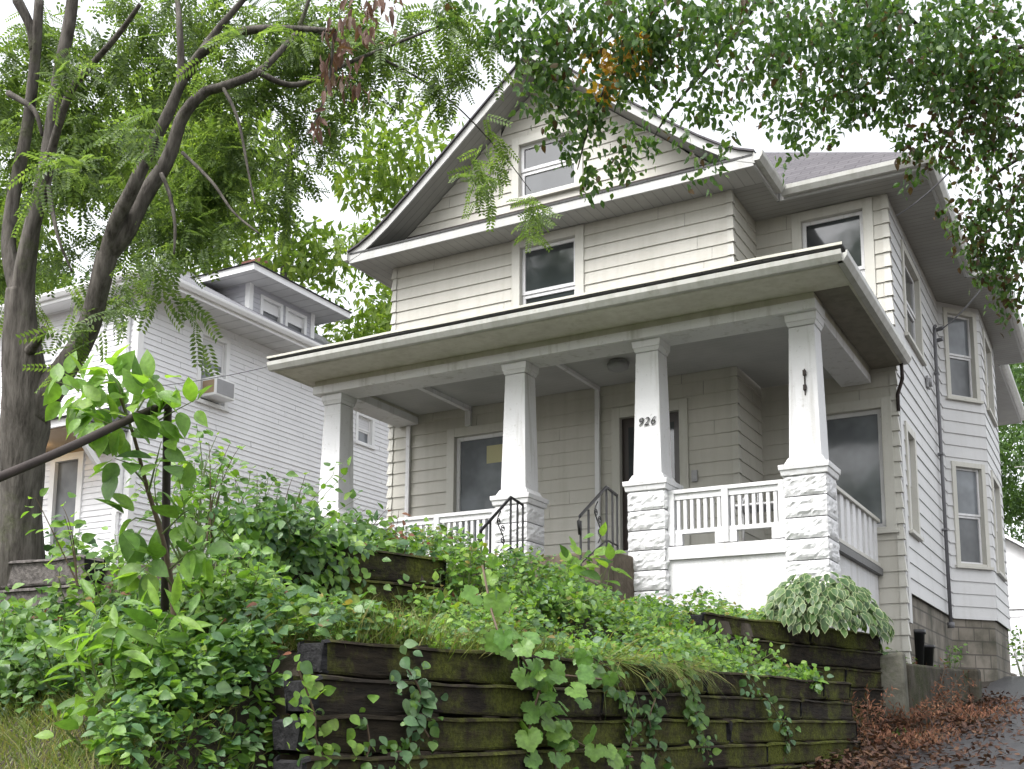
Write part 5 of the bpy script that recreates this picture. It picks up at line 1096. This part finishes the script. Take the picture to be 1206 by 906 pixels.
gold = np.zeros(n, bool)
for gx, gy in ((712, 75), (740, 62), (705, 98)):
    c = np.array(pt(gx, gy, 7.3)); gold |= (np.linalg.norm((P-c), axis=1) < .19) & (rng.random(n) < .42)
for k, s in enumerate((~ru & ~gold, ru & ~gold, gold)): V, F_ = cloud(T_OV, P[s], D[s], N_[s], L_[s], L_[s]*.58); parts.append((V, F_, k))
leafobj('crown', parts, [M['lf_tree'], M['lf_rust'], M['lf_gold']], ot)

def far_tree(name, label, base, h, rad, n, L, mat, group='trees behind the houses', rz=.8, blobs_=16, r_in=.55):
    base = Vector(base); rt = thing(name, base, label, 'tree', group); global q
    q = MB(); limb([base, base+Vector((.1, 0, h*.35)), base+Vector((0, .1, h*.6)), base+Vector((.1, 0, h*.85))], [.22, .18, .12, .05], 8, .1, 3); obj('trunk', q, M['bark2'], rt)
    P = []
    for k in range(blobs_):
        d = unit(rng.normal(0, 1, (1, 3)))[0]*rad*U(.35, 1)**.6*np.array((1, 1, rz)); c = np.array(base)+np.array((0, 0, h*.62))+d; P.append(spray(c, rad*U(.22, .42), n*4//blobs_, 0, .7))
    P = np.concatenate(P); m = len(P); D = rng.normal(0, .6, (m, 3)); D[:, 2] -= .5; N_ = rng.normal(0, .6, (m, 3)); N_[:, 2] += .5
    L_ = U(.6, 1.3, m)*L; V, F_ = cloud(T_DI, P, D, N_, L_, L_*.42); leafobj('crown', [(V, F_, 0)], [M[mat]], rt)
b = pt(335, 250, 27); far_tree('back_tree', 'tall sunny yellow green tree behind the dormer of the white house', (b.x, b.y, 3.2), 15.2, 4.6, 3600, .26, 'lf_far', blobs_=22)
b = pt(430, 330, 31); far_tree('back_tree', 'small yellow green tree in the gap between the two houses', (b.x, b.y, 3.2), 11.0, 2.6, 1900, .26, 'lf_far')
b = pt(200, 230, 30); far_tree('back_tree', 'pale green tree behind the roof of the white house', (b.x, b.y, 3.2), 17.5, 5.0, 3600, .26, 'lf_far', blobs_=22)
b = pt(10, 250, 30); far_tree('back_tree', 'green tree beyond the white house at the left edge', (b.x, b.y, 3.2), 13, 4.0, 2200, .26, 'lf_fardark', blobs_=20)
b = pt(1215, 560, 44); far_tree('back_tree', 'dense green tree behind the garage at the right edge', (b.x, b.y, 2.8), 15, 4.6, 3600, .26, 'lf_fardark', blobs_=30, rz=1.1)
b = pt(1260, 470, 52); far_tree('back_tree', 'deeper green tree behind the others at the far right', (b.x, b.y, 2.8), 19, 5.5, 3600, .26, 'lf_fardark', blobs_=30, rz=1.1)
# trees across the street, seen in the window panes
for k, (x, y, lb) in enumerate(((-8, -21, 'round tree across the street, mirrored in the front windows'), (11, -23, 'broad tree across the street to the right, mirrored in the right windows'), (-28, -22, 'tall tree across the street to the left'))):
    far_tree('street_tree', lb, (x, y, -.2), 29+k, 8.5, 3400, .5, 'lf_fardark', group='trees across the street')

for i, (px_, py_, D_, lx, ly, lb) in enumerate(((330, 640, 6.2, 345, 560, 'thin leafy shoot arching up left of the far left column'), (300, 640, 6.4, 290, 545, 'thin leafy shoot in front of the white side wall'), (415, 650, 7.0, 440, 590, 'thin shoot leaning over the left porch railing'), (250, 640, 5.6, 262, 505, 'tall thin leafy shoot right of the pipe post'), (90, 690, 5.0, 60, 590, 'thin shoot leaning left below the pipe handrail'), (560, 700, 6.6, 575, 640, 'thin reddish shoot among the yellow green leaves'))):
    rt = thing('shoot', pt(px_, py_, D_), lb, 'shoot', 'thin shoots on the bank'); st = []
    for k in range(3): st.append(bez_stem(pt(px_+U(-8, 8), py_, D_), pt(lx+U(-22, 22), ly+U(-8, 22), D_), (rng.normal(0, .05), 0, .06), 8))
    stems_leaves(rt, st, 11, .075, .042, T_OVH, None, 'stem', .0045, .3, .25, mats=['lf_mid', 'lf_light'], probs=[.5, .5])

shrub('leafy_mound', 'leafy mound hiding the end of the sagging timbers', pt(548, 728, 6.45), .52, .26, 26, 18, .058, .04, ['lf_mid', 'lf_light', 'lf_yellow'], probs=[.45, .4, .15], group='leafy mounds on the slope', cat='plant', snap=False)
